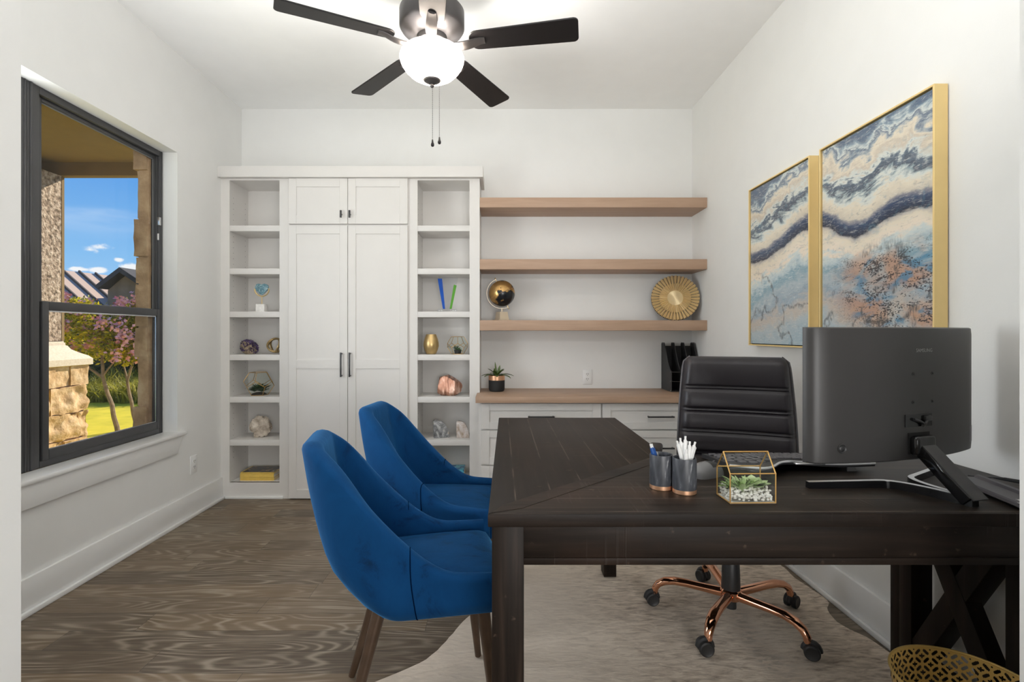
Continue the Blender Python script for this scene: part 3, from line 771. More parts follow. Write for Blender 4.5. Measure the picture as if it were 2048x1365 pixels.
# ---------------------------------------------------------------- built-in cabinets on the back wall
CY = 3.60      # face of the bookcases
SHT = [1.950, 1.643, 1.335, 1.0275, 0.7256, 0.418]   # shelf tops
def bookcase(x0, x1, o0, o1, label, shoe):
    t = thing('bookcase', label, 'bookcase', ((x0+x1)/2, CY, 0))
    zt, zo, zb = 2.285, 2.271, 0.1155
    b = B()
    box(b, x0, o0, CY, CY+0.02, 0, zt); box(b, o1, x1, CY, CY+0.02, 0, zt)        # stiles
    box(b, o0, o1, CY, CY+0.02, zo, zt); box(b, o0, o1, CY, CY+0.02, 0, zb)       # rails
    obj('face_frame', b, 'cabinet', t, world=True)
    b = B()
    box(b, x0, o0-0.004, CY+0.02, YB-0.002, 0, zt); box(b, o1+0.004, x1, CY+0.02, YB-0.002, 0, zt)
    box(b, o0-0.004, o1+0.004, YB-0.014, YB-0.002, 0, zt)
    box(b, o0-0.004, o1+0.004, CY+0.02, YB-0.014, zo, zt)
    obj('carcass', b, 'cabinet', t, world=True)
    b = B()
    for sx, nx in ((o0-0.004, 1),):
        for yy in (CY+0.06, YB-0.06):
            for i in range(48):
                zz = 0.28+i*0.04
                box(b, min(sx, sx+nx*0.0008), max(sx, sx+nx*0.0008), yy-0.0022, yy+0.0022, zz-0.0022, zz+0.0022)
    tag(obj('peg_hole_strip', b, 'grey_plastic', t, world=True, smooth=False), None, None, None, 'stuff')
    b = B(); box(b, o0-0.003, o1+0.003, CY+0.003, YB-0.015, zb-0.03, zb, 0.001); obj('bottom_panel', b, 'cabinet', t, world=True)
    for zt_ in SHT:
        b = B(); box(b, o0-0.003, o1+0.003, CY+0.004, YB-0.015, zt_-0.041, zt_, 0.002); obj('shelf', b, 'cabinet', t, world=True)
    if shoe:
        b = B(); box(b, x0+0.033, x1-0.03, CY-0.014, CY, 0, 0.022, 0.006); obj('shoe_moulding', b, 'trim', t, world=True)
    return t
bookcase(XL, -1.512, -1.928, -1.572, 'tall white open bookcase against the window wall, left of the wardrobe doors', True)
bookcase(-0.652, -0.145, -0.588, -0.217, 'tall white open bookcase between the wardrobe doors and the floating shelves', False)

def shaker(b, x0, x1, z0, z1, y, fw, fh=None, th=0.02, rec=0.007, mid=None):
    """a flat frame-and-panel front whose face is at y"""
    fh = fh or fw
    box(b, x0, x0+fw, y, y+th, z0, z1, 0.0015, 1); box(b, x1-fw, x1, y, y+th, z0, z1, 0.0015, 1)
    box(b, x0+fw, x1-fw, y, y+th, z0, z0+fh); box(b, x0+fw, x1-fw, y, y+th, z1-fh, z1)
    if mid: box(b, x0+fw, x1-fw, y, y+th, mid[0], mid[1])
    box(b, x0+fw-0.001, x1-fw+0.001, y+rec, y+th-0.002, z0+fh-0.001, z1-fh+0.001)

def bar_pull(parent, c, L, vertical, proj=0.03):
    b = B(); x, y, z = c
    if vertical:
        box(b, x-0.005, x+0.005, y-proj, y-proj+0.009, z-L/2, z+L/2, 0.001)
        for s in (-1, 1): box(b, x-0.0045, x+0.0045, y-proj+0.008, y, z+s*(L/2-0.008)-0.0045, z+s*(L/2-0.008)+0.0045)
    else:
        box(b, x-L/2, x+L/2, y-proj, y-proj+0.009, z-0.005, z+0.005, 0.001)
        for s in (-1, 1): box(b, x+s*(L/2-0.008)-0.0045, x+s*(L/2-0.008)+0.0045, y-proj+0.008, y, z-0.0045, z+0.0045)
    return obj('handle', b, 'black_metal', parent, world=True)

w = thing('wardrobe', 'white wardrobe with four shaker doors and black handles between two bookcases', 'wardrobe', (-1.08, CY, 0))
b = B()
box(b, -1.512, -1.497, CY, YB-0.002, 0, 2.285); box(b, -0.667, -0.652, CY, YB-0.002, 0, 2.285)
box(b, -1.497, -0.667, YB-0.014, YB-0.002, 0, 2.285); box(b, -1.497, -0.667, CY+0.003, YB-0.014, 1.94, 1.962)
box(b, -1.497, -0.667, CY+0.003, YB-0.014, 2.265, 2.285); box(b, -1.497, -0.667, CY+0.003, YB-0.014, 0.0, 0.02)
obj('carcass', b, 'cabinet', w, world=True)
DY = CY-0.02
for x0, x1, hx in ((-1.500, -1.0815, -1.121), (-1.0785, -0.655, -1.060)):
    b = B(); shaker(b, x0, x1, 1.957, 2.280, DY, 0.056, 0.060); d = obj('upper_door', b, 'cabinet', w, world=True)
    hb = B(); box(hb, hx-0.006, hx+0.006, DY-0.030, DY-0.020, 1.995, 2.047, 0.001); tube(hb, [(hx, DY-0.021, 2.021), (hx, DY, 2.021)], 0.0045, 8)
    obj('knob', hb, 'black_metal', d, world=True)
    b = B(); shaker(b, x0, x1, 0.008, 1.946, DY, 0.056, 0.060, mid=(0.930, 0.993)); d = obj('tall_door', b, 'cabinet', w, world=True)
    bar_pull(d, (hx, DY, 0.958), 0.172, True)
# crown over the three units
b = B()
box(b, XL, -0.120, CY-0.045, CY, 2.282, 2.359, 0.002); box(b, -0.145, -0.120, CY, YB, 2.282, 2.359, 0.002); box(b, XL, -0.145, CY, YB, 2.286, 2.30)
tag(obj('crown_board', b, 'cabinet'), 'flat white crown board capping the bookcases and wardrobe', 'moulding')

# floating shelves
for zt, zb, lab in ((2.149, 2.078, 'topmost of the three thick wooden floating shelves, empty'),
                    (1.709, 1.636, 'middle of the three thick wooden floating shelves, empty'),
                    (1.273, 1.1996, 'lowest thick wooden floating shelf, holding the globe and gold plate')):
    b = B(); box(b, -0.1445, XR-0.0005, CY, YB, zb, zt, 0.002)
    tag(obj('floating_shelf', b, 'oak'), lab, 'shelf', 'floating wooden shelves')

# low drawer units and their wooden counter
def drawer_unit(x0, x1, f0, f1, label):
    t = thing('drawer_unit', label, 'drawers', ((x0+x1)/2, 3.42, 0))
    b = B(); box(b, x0, x1, 3.42, YB-0.001, 0.0, 0.7147); obj('carcass', b, 'cabinet', t, world=True, smooth=False)
    for z0, z1 in ((0.5337, 0.7054), (0.295, 0.5236), (0.06, 0.285)):
        b = B(); shaker(b, f0, f1, z0, z1, 3.40, 0.057, 0.046); d = obj('drawer', b, 'cabinet', t, world=True)
        bar_pull(d, ((f0+f1)/2, 3.40, (z0+z1)/2), 0.178, False)
    return t
drawer_unit(-0.144, 0.6845, -0.128, 0.680, 'white three-drawer base unit beside the bookcase, under the potted plant')
drawer_unit(0.6855, XR-0.001, 0.690, 1.466, 'white three-drawer base unit by the wall behind the office chair')
b = B()
prism(b, [(-0.163, 3.364), (XR-0.0005, 3.364), (XR-0.0005, YB-0.0005), (-0.1445, YB-0.0005), (-0.1445, 3.5985), (-0.163, 3.5985)], 0.7148, 0.756, bev=0.002)
tag(obj('counter', b, 'oak'), 'light wooden counter over the white drawer units', 'counter')

# ---------------------------------------------------------------- paintings
def painting(y0, y1, label):
    t = thing('framed_painting', label, 'painting', (XR, (y0+y1)/2, 1.111))
    z0, z1 = 1.111, 2.003; X0, X1 = 1.4286, XR-0.003; fw = 0.007
    b = B()
    box(b, X0, X1, y0, y0+fw, z0, z1, 0.001, 1); box(b, X0, X1, y1-fw, y1, z0, z1, 0.001, 1)
    box(b, X0, X1, y0+fw, y1-fw, z0, z0+fw, 0.001, 1); box(b, X0, X1, y0+fw, y1-fw, z1-fw, z1, 0.001, 1)
    obj('frame', b, 'gold_frame', t, world=True)
    b = B(); box(b, X0+0.008, X1-0.002, y0+fw+0.005, y1-fw-0.005, z0+fw+0.005, z1-fw-0.005); obj('canvas', b, 'painting', t, world=True, smooth=False)
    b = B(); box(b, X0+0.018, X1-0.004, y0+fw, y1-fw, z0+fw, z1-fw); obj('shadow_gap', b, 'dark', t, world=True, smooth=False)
painting(1.662, 2.262, 'abstract blue and cream canvas in a gold frame, hung nearest the monitor')
painting(2.335, 2.905, 'abstract canvas in a gold frame, hung nearer the floating shelves')
# ---------------------------------------------------------------- ceiling fan
FANX, FANY = -0.312, 2.32
fan = thing('ceiling_fan', 'dark five-blade ceiling fan with a lit frosted bowl', 'ceiling fan', (FANX, FANY, ZC))
def fz(z): return z-ZC
b = B(); lathe(b, [(0.0, 0), (0.085, 0), (0.085, -0.02), (0.06, -0.075), (0.022, -0.085), (0, -0.085)], 40); obj('canopy', b, 'fan_metal', fan)
b = B(); tube(b, [(0, 0, -0.08), (0, 0, fz(2.68))], 0.014, 16); obj('downrod', b, 'fan_metal', fan)
b = B(); lathe(b, [(0, fz(2.695)), (0.05, fz(2.69)), (0.135, fz(2.672)), (0.148, fz(2.655)), (0.148, fz(2.585)), (0.140, fz(2.572)), (0.09, fz(2.546)), (0.07, fz(2.540)), (0.07, fz(2.515)), (0.064, fz(2.508)), (0, fz(2.508))], 56)
obj('motor_housing', b, 'fan_metal', fan)
b = B(); lathe(b, [(0, fz(2.509)), (0.055, fz(2.509)), (0.052, fz(2.488)), (0.050, fz(2.472)), (0, fz(2.472))], 40); obj('switch_cup', b, 'fan_metal', fan)
for k in range(5):
    a = math.radians(277.7-72*k)
    R = Matrix.Rotation(a, 4, 'Z') @ Matrix.Translation((0, 0, fz(2.503))) @ Matrix.Rotation(math.radians(-12), 4, 'X')
    out = []
    r0, r1, w0, w1 = 0.175, 0.665, 0.054, 0.066
    out += [(r0+0.02*(1-math.cos(t)), -w0*math.sin(t)*1.0) for t in [PI/2*i/5 for i in range(6)]][::1]
    out = [(r0, 0)] + [(r0+0.045*(i/6)**2, -w0*math.sin(PI/2*i/6)) for i in range(1, 7)]
    cr = 0.022
    out += [(r1-cr+cr*math.sin(PI/2*i/5), -w1+cr-cr*math.cos(PI/2*i/5)) for i in range(6)]
    out += [(r1-cr+cr*math.cos(PI/2*i/5), w1-cr+cr*math.sin(PI/2*i/5)) for i in range(6)]
    out += [(r0+0.045*(i/6)**2, w0*math.sin(PI/2*i/6)) for i in range(6, 0, -1)]
    b = B(); prism(b, out, 0.0, 0.007, bev=0.0015, M=R, seg=1)
    bl = obj('blade', b, 'fan_dark', fan)
    b = B(); rows = []
    for i in range(11):
        t = i/10; r = 0.058+0.19*t
        w = 0.013+0.010*math.sin(PI*t)+0.004*t
        z = -0.004-0.018*math.sin(PI*min(1, t*1.15))*(1 if t < 0.87 else 0.4)
        rows.append([R @ Vector((r, -w, z)), R @ Vector((r, -w*0.4, z-0.006)), R @ Vector((r, w*0.4, z-0.006)), R @ Vector((r, w, z)), R @ Vector((r, w, z+0.005)), R @ Vector((r, -w, z+0.005))])
    vs = grid(b, rows, closed=True); b.faces.new(vs[0]); b.faces.new(list(reversed(vs[-1])))
    obj('blade_iron', b, 'fan_metal', bl)
# bowl: a shell of frosted glass, lamp inside
b = B()
po = [(0.119, 2.476), (0.130, 2.471), (0.141, 2.460), (0.1465, 2.446), (0.1455, 2.432), (0.138, 2.412), (0.124, 2.391), (0.102, 2.369), (0.075, 2.353), (0.045, 2.343), (0.012, 2.339)]
rings = [[b.verts.new((r*math.cos(2*PI*k/56), r*math.sin(2*PI*k/56), fz(z))) for k in range(56)] for r, z in po]
ring_faces(b, rings, True, False, False)
obj('light_bowl', b, 'bowl', fan, angle=80)
b = B(); lathe(b, [(0, fz(2.348)), (0.040, fz(2.348)), (0.036, fz(2.338)), (0.014, fz(2.325)), (0.009, fz(2.322)), (0.010, fz(2.316)), (0.006, fz(2.310)), (0, fz(2.309))], 32); obj('finial', b, 'fan_metal', fan)
for dx, dy, z0, z1 in ((0.002, 0, 2.312, 2.072), (0.030, 0.03, 2.335, 2.095)):
    b = B(); n = int((z0-z1)/0.005)
    tube(b, [(dx, dy, fz(z0)), (dx, dy, fz(z1))], 0.0009, 6)
    for i in range(0, n, 2): sphere(b, (dx, dy, fz(z0-0.005*i)), 0.0016, sub=1)
    pc = obj('pull_chain', b, 'fan_metal', fan)
    b = B(); lathe(b, [(0, 0.0), (0.003, -0.002), (0.005, -0.016), (0.0075, -0.022), (0.0075, -0.030), (0.004, -0.034), (0, -0.034)], 14, c=(dx, dy, fz(z1))); obj('pull_knob', b, 'fan_dark', pc)
bulb = lamp('POINT', 'fan_bulb', (FANX, FANY, 2.425), 54.0, (1.0, 0.965, 0.925), shadow_soft_size=0.04)

# ---------------------------------------------------------------- rug (cowhide) on the floor
hide = [(-0.60, 1.58), (-0.423, 1.70), (-0.345, 1.755), (-0.253, 1.825), (-0.20, 1.93), (-0.153, 2.06), (-0.09, 2.17), (-0.02, 2.29), (0.07, 2.48), (0.16, 2.62), (0.20, 2.80), (0.33, 2.88), (0.55, 2.84),
        (0.80, 2.90), (1.05, 2.86), (1.20, 2.93), (1.36, 2.85), (1.40, 2.70), (1.42, 2.55), (1.415, 2.45), (1.425, 2.36), (1.44, 2.28), (1.445, 2.215), (1.435, 2.18), (1.395, 2.175), (1.385, 2.12), (1.37, 2.06), (1.385, 2.0), (1.43, 1.94), (1.438, 1.80), (1.42, 1.62),
        (1.36, 1.48), (1.20, 1.42), (0.95, 1.38), (0.70, 1.34), (0.45, 1.26), (0.2, 1.29), (0.05, 1.22), (-0.15, 1.30), (-0.40, 1.28), (-0.62, 1.36), (-0.68, 1.48)]
def resample(pts, n):
    P = [Vector((x, y, 0)) for x, y in pts]; P.append(P[0])
    Ls = [0]
    for a, c in zip(P, P[1:]): Ls.append(Ls[-1]+(c-a).length)
    out = []; j = 0
    for i in range(n):
        s = Ls[-1]*i/n
        while Ls[j+1] < s: j += 1
        out.append(P[j].lerp(P[j+1], (s-Ls[j])/(Ls[j+1]-Ls[j])))
    for _ in range(2): out = [(out[i-1]+out[i]*2+out[(i+1) % n])/4 for i in range(n)]
    return out
edge = resample(hide, 220)
b = B(); cen = Vector((0.55, 2.05, 0)); rings = []
for f in (0.0005, 0.1, 0.2, 0.3, 0.4, 0.5, 0.6, 0.7, 0.8, 0.9, 0.97, 1.0):
    ring = []
    for p in edge:
        q = cen.lerp(p, f); q = q + (q-cen).normalized()*0.006*noise.noise(p*30) if f > 0.95 else q
        zz = 0.004+0.004*noise.noise(q*5)+0.003*noise.noise(q*14)
        lift = 0.012*sst(f, 0.9, 1.0)*max(0, noise.noise(p*6))
        zz = max(0.0035, zz)*(1 if f < 0.99 else 0.9) + lift
        ring.append(b.verts.new((q.x, q.y, zz)))
    rings.append(ring)
ring_faces(b, rings, True, True, False)
low = [b.verts.new((v.co.x, v.co.y, max(0.0006, v.co.z-0.004))) for v in rings[-1]]
for i in range(len(low)):
    j = (i+1) % len(low); b.faces.new((rings[-1][i], rings[-1][j], low[j], low[i]))
tag(obj('cowhide_rug', b, 'hide', angle=70), 'pale brindle cowhide rug spread under the desk and chairs', 'rug')

# ---------------------------------------------------------------- L-shaped desk
DZ = 0.76
desk = thing('desk', 'dark wooden L-shaped desk with mitred plank top and braced end', 'desk', (0.7, 1.47, 0))
FL, BL, BR, IC = (-0.028, 1.172), (-0.006, 2.512), (0.572, 2.512), (0.572, 1.735)
FR, RR = (XR-0.012, 1.176), (XR-0.012, 1.735)
ZB = 0.7287
b = B(); prism(b, [FL, FR, RR, IC], ZB, DZ, bev=0.003); top_m = obj('front_top', b, 'desk_x', desk, world=True)
b = B(); prism(b, [FL, IC, BR, BL], ZB, DZ, bev=0.003); obj('return_top', b, 'desk_y', desk, world=True)
# mitre strip between the two plank fields, and corner block end grain
d = (Vector(IC)-Vector(FL)).normalized(); nrm = Vector((-d.y, d.x))
def off(p, k): q = Vector(p)+nrm*k; return (q.x, q.y)
b = B(); prism(b, [off(Vector(FL)+d*0.012, 0), off(Vector(FL)+d*0.085, -0.028), off(Vector(IC)-d*0.05, -0.028), off(Vector(IC)-d*0.05, 0.02), off(Vector(FL)+d*0.065, 0.02)], DZ-0.004, DZ+0.0008)
obj('mitre_strip', b, 'desk_rail', desk, world=True)
b = B()
box(b, 0.056, 1.40, 1.188, 1.208, 0.636, ZB, 0.001); box(b, 0.056, 1.40, 1.184, 1.190, 0.636, 0.652, 0.001)
obj('apron', b, 'desk_rail', desk, world=True)
b = B(); box(b, 0.64, 1.33, 1.70, 1.72, 0.66, ZB); obj('apron', b, 'desk_rail', desk, world=True)
b = B(); box(b, 0.0, 0.02, 1.25, 2.43, 0.655, ZB); obj('apron', b, 'desk_y', desk, world=True)
b = B(); box(b, 0.535, 0.555, 1.75, 2.43, 0.655, ZB); obj('apron', b, 'desk_y', desk, world=True)
b = B(); box(b, 0.06, 0.50, 2.475, 2.495, 0.655, ZB); obj('apron', b, 'desk_rail', desk, world=True)
for x0, x1, y0, y1 in ((-0.019, 0.056, 1.180, 1.255), (-0.004, 0.058, 2.43, 2.50), (0.50, 0.56, 2.43, 2.50)):
    b = B(); box(b, x0, x1, y0, y1, 0.006, ZB, 0.002); obj('leg', b, 'desk_z', desk, world=True)
# trestle end by the wall: two posts, rails and a crossed brace
TX0, TX1 = 1.335, 1.405
b = B(); box(b, TX0, TX1, 1.688, 1.728, 0.006, ZB, 0.002); box(b, TX0, TX1-0.0, 1.640, 1.690, 0.006, ZB, 0.002); obj('end_post', b, 'desk_z', desk, world=True)
b = B(); box(b, TX0, TX1, 1.255, 1.335, 0.006, ZB, 0.002); obj('end_post', b, 'desk_z', desk, world=True)
b = B(); box(b, TX0+0.004, TX1-0.004, 1.335, 1.640, 0.07, 0.135, 0.002); obj('end_rail', b, 'desk_y', desk, world=True)
b = B(); box(b, TX0+0.004, TX1-0.004, 1.335, 1.640, 0.665, ZB-0.0005, 0.002); obj('end_rail', b, 'desk_y', desk, world=True)
b = B(); beam(b, (1.37, 1.645, 0.12), (1.37, 1.33, 0.685), 0.058, 0.062, up=(1, 0, 0), bev=0.002); obj('cross_brace', b, 'desk_z', desk, world=True)
b = B(); beam(b, (1.362, 1.645, 0.685), (1.362, 1.33, 0.12), 0.062, 0.05, up=(1, 0, 0), bev=0.002); obj('cross_brace', b, 'desk_z', desk, world=True)

# ---------------------------------------------------------------- blue velvet side chairs (local: faces +x)
def blue_chair():
    t = thing('side_chair', 'blue velvet side chair nearest the viewer, pushed under the desk corner', 'chair', (0, 0, 0), 0, 'blue velvet chairs at the desk')
    # plan curve
    raw = []
    hw = 0.225
    raw += [(lerp(0.245, -0.09, i/28), -lerp(hw, hw-0.004, i/28)) for i in range(29)]
    r = 0.125
    raw += [(-0.09-r*math.sin(a), -(hw-0.004-r)-r*math.cos(a)) for a in [PI/2*i/18 for i in range(1, 19)]]
    raw += [(-0.09-r, lerp(-(hw-0.004-r), (hw-0.004-r), i/12)) for i in range(1, 13)]
    raw += [(-0.09-r*math.cos(a), (hw-0.004-r)+r*math.sin(a)) for a in [PI/2*i/18 for i in range(1, 19)]]
    raw += [(lerp(-0.09, 0.245, i/28), lerp(hw-0.004, hw, i/28)) for i in range(1, 29)]
    n = len(raw)
    cols = []
    zb = 0.375
    def column(i, grow=0.0):
        x, y = raw[i]
        a = Vector(raw[max(i-1, 0)]); c = Vector(raw[min(i+1, n-1)])
        tg = (c-a).normalized(); nrm = Vector((tg.y, -tg.x))
        if nrm.dot(Vector((x+0.0, y))) < 0: nrm = -nrm
        f = max(0.0, min(1.0, (0.245-x)/0.46)); g = max(0.0, ((0.245-x)/0.395-0.30)/0.70)**2.3; g = g/(1+g**7)**(1/7)
        back = sst(x, 0.05, -0.20) if False else sst(-x, -0.05, 0.205)
        zt = 0.500 + 0.372*(0.08*f**1.3 + 0.92*g)
        zt -= 0.040*max(0, (abs(y)-0.10)/0.12)**2*back
        th = lerp(0.034, 0.060, f)
        lean = 0.27*back
        def pt(o, z, extra=0.0):
            k = (z-0.44)
            dx = -lean*max(0, k)*(1.0) + 0.085*back*max(0.0, (0.54-z)/0.165)**1.7
            ys = 1-0.34*max(0, k)*back
            q = Vector((x, y)) + nrm*(o+extra)
            bulge = 0.018*math.sin(PI*max(0, min(1, (z-zb)/(zt-zb))))*back
            return Vector((q.x+dx-bulge, q.y*ys, z))
        sec = []
        for o, z in ((-0.075, zb), (-0.035, zb+0.004), (-0.012, zb+0.018), (-0.002, zb+0.042)): sec.append(pt(o, z))
        m = 9
        for j in range(1, m+1):
            z = lerp(zb+0.042, zt-0.02, j/m); sec.append(pt(0, z))
        for a_ in (30, 60, 90, 120, 150): 
            sec.append(pt(-th/2+th/2*math.cos(math.radians(a_)), zt-0.02+0.02*math.sin(math.radians(a_))))
        for j in range(m, -1, -1):
            z = lerp(0.43, zt-0.02, j/m); sec.append(pt(-th, z))
        return sec
    b = B(); rows = [column(i) for i in range(n)]
    vs = grid(b, rows)
    b.faces.new(list(reversed(vs[0]))); b.faces.new(vs[-1])
    b.faces.new([r_[0] for r_ in vs])
    sh = obj('shell', b, 'velvet', t, angle=60)
    for i0 in (22, n-23):
        s = B(); c = column(i0); 
        tube(s, [p + (p-Vector((0, 0, p.z))).normalized()*0.0006 for p in c[1:19]], 0.0016, 6)
        obj('seam', s, 'seam', sh)
    # cushion
    b = B(); nu, nv = 18, 18; top = []
    def cush(u, v, inset=0.0):
        x = lerp(-0.185, 0.275, u)
        hwid = lerp(0.168, 0.192, min(1, u*1.4)) if u < 0.86 else lerp(0.192, 0.212, (u-0.86)/0.14)
        y = lerp(-hwid, hwid, v)
        du = min(1, (1-u)/0.16); dv = min(v, 1-v)/0.10
        rr = min(1, math.sqrt(max(0, 1-(1-min(1, du))**2))) * min(1, math.sqrt(max(0, 1-(1-min(1, dv))**2))*0.25+0.75)
        z = 0.42 + 0.058*rr + 0.018*math.sin(PI*min(1, u*1.05))*math.sin(PI*v)
        return Vector((x, y, z))
    topv = [[b.verts.new(cush(i/nu, j/nv)) for j in range(nv+1)] for i in range(nu+1)]
    for i in range(nu):
        for j in range(nv): b.faces.new((topv[i][j], topv[i+1][j], topv[i+1][j+1], topv[i][j+1]))
    rim = [topv[0][j] for j in range(nv+1)] + [topv[i][nv] for i in range(1, nu+1)] + [topv[nu][j] for j in range(nv-1, -1, -1)] + [topv[i][0] for i in range(nu-1, 0, -1)]
    lo = [b.verts.new((max(-0.10, v.co.x*0.985), v.co.y*0.99, 0.385)) for v in rim]
    for i in range(len(rim)):
        j = (i+1) % len(rim); b.faces.new((rim[i], rim[j], lo[j], lo[i]))
    b.faces.new(lo)
    obj('seat_cushion', b, 'velvet', t, angle=60)
    for sx, sy in ((-1, -1), (-1, 1), (1, -1), (1, 1)):
        x0, x1 = (-0.110, -0.215) if sx < 0 else (0.185, 0.225)
        y0, y1 = (0.125, 0.175) if sx < 0 else (0.165, 0.20)
        b = B(); tube(b, [(x0, sy*y0, 0.385), (lerp(x0, x1, 0.5), sy*lerp(y0, y1, 0.5), 0.19), (x1, sy*y1, 0.0095)], [0.0195, 0.0155, 0.0115], 18)
        obj('leg', b, 'leg_wood', t)
    return t
ch = blue_chair()
ch2 = copy_tree(ch)
place(ch, (-0.262, 1.595, 0.0), math.radians(11))
place(ch2, (-0.258, 2.185, 0.0), math.radians(-7), 'blue velvet side chair standing farther from the viewer, beside the desk return')

# ---------------------------------------------------------------- office chair (local: faces -y)
oc = thing('office_chair', 'black leather swivel office chair with rose copper star base', 'office chair', (0.951, 2.081, 0.006), math.radians(-20))
inv = Matrix.Rotation(math.radians(20), 4, 'Z')
BX = 0.045
b = B(); nu, nv = 26, 48
zlo, zhi = 0.47, 1.062
def back_pt(u, v, side):
    z = lerp(zlo, zhi, v)
    hw = lerp(0.252, 0.222, v**2.2)
    x = lerp(-hw, hw, u)
    # rounded corners at the head
    if v > 0.93:
        cut = (v-0.93)/0.07; hw2 = hw-0.028*(1-math.sqrt(max(0, 1-cut*cut))); x = lerp(-hw2, hw2, u)
    edge = min(u, 1-u)
    puff_ = math.sqrt(max(0.0, 1-(1-min(1, edge/0.10))**2))
    puff_ *= math.sqrt(max(0.0, 1-(1-min(1, (1-v)/0.06))**2))
    y = 0.30 + 0.06*(v**1.4) - 0.035*(1-(2*u-1)**2)*(-0.6)
    if side > 0:
        zz = z; g = 0.0
        for zc in (0.914, 0.812, 0.712, 0.612):
            for dz in (-0.0075, 0.0075): g += math.exp(-((zz-zc-dz)/0.0042)**2)
        d = 0.012 + 0.040*puff_ - 0.011*min(1, g)*puff_
        seg = [0.512, 0.612, 0.712, 0.812, 0.914, 1.062]
        for a_, c_ in zip(seg, seg[1:]):
            if a_ <= zz <= c_: d += 0.008*math.sin(PI*(zz-a_)/(c_-a_))*puff_
        return Vector((BX+x, y-d, z))
    return Vector((BX+x, y+0.004+0.012*puff_, z))
VV = [i/120 for i in range(121)]
f = [[b.verts.new(back_pt(i/nu, v, 1)) for i in range(nu+1)] for v in VV]
k = [[b.verts.new(back_pt(i/nu, v, -1)) for i in range(nu+1)] for v in VV]
for a_ in range(len(VV)-1):
    for i in range(nu):
        b.faces.new((f[a_][i], f[a_][i+1], f[a_+1][i+1], f[a_+1][i])); b.faces.new((k[a_][i+1], k[a_][i], k[a_+1][i], k[a_+1][i+1]))
    b.faces.new((k[a_][0], f[a_][0], f[a_+1][0], k[a_+1][0])); b.faces.new((f[a_][nu], k[a_][nu], k[a_+1][nu], f[a_+1][nu]))
for i in range(nu):
    b.faces.new((f[-1][i], f[-1][i+1], k[-1][i+1], k[-1][i])); b.faces.new((k[0][i], k[0][i+1], f[0][i+1], f[0][i]))
obj('backrest', b, 'leather', oc, angle=50)
b = B()
for s in (0, 1):
    b = B(); tube(b, [back_pt(s, i/24, 1)*0.5+back_pt(s, i/24, -1)*0.5 + Vector((0.004*(2*s-1), 0, 0)) for i in range(25)], 0.0055, 8)
    obj('edge_piping', b, 'slate', oc)
b = B(); box(b, -0.25, 0.25, -0.26, 0.25, 0.41, 0.485, 0.03, 4); obj('seat', b, 'leather', oc)
b = B(); box(b, -0.11, 0.11, -0.10, 0.14, 0.375, 0.41, 0.006); box(b, BX-0.05, BX+0.05, 0.14, 0.335, 0.385, 0.405); box(b, BX-0.05, BX+0.05, 0.322, 0.336, 0.385, 0.62, 0.003); obj('tilt_mechanism', b, 'black_metal', oc)
for s in (-1, 1):
    b = B(); tube(b, [(s*0.25, 0.16, 0.44), (s*0.30, 0.17, 0.50), (s*0.305, 0.15, 0.60), (s*0.30, 0.05, 0.645), (s*0.298, -0.12, 0.645), (s*0.30, -0.17, 0.60), (s*0.295, -0.16, 0.50), (s*0.25, -0.14, 0.44)], 0.013, 12)
    ar = obj('armrest', b, 'black_metal', oc)
    b = B(); box(b, s*0.299-0.028, s*0.299+0.028, -0.14, 0.13, 0.645, 0.677, 0.013, 4); obj('arm_pad', b, 'leather', ar)
b = B(); lathe(b, [(0, 0.105), (0.036, 0.105), (0.037, 0.12), (0.033, 0.245), (0.030, 0.25), (0, 0.25)], 32); tube(b, [(0, 0, 0.245), (0, 0, 0.385)], 0.022, 20); tube(b, [(0, 0, 0.045), (0, 0, 0.11)], 0.022, 20)
obj('gas_lift', b, 'black_plastic', oc)
b = B(); lathe(b, [(0.024, 0.085), (0.040, 0.085), (0.043, 0.092), (0.043, 0.118), (0.038, 0.125), (0.034, 0.125)], 32); obj('hub', b, 'copper', oc)
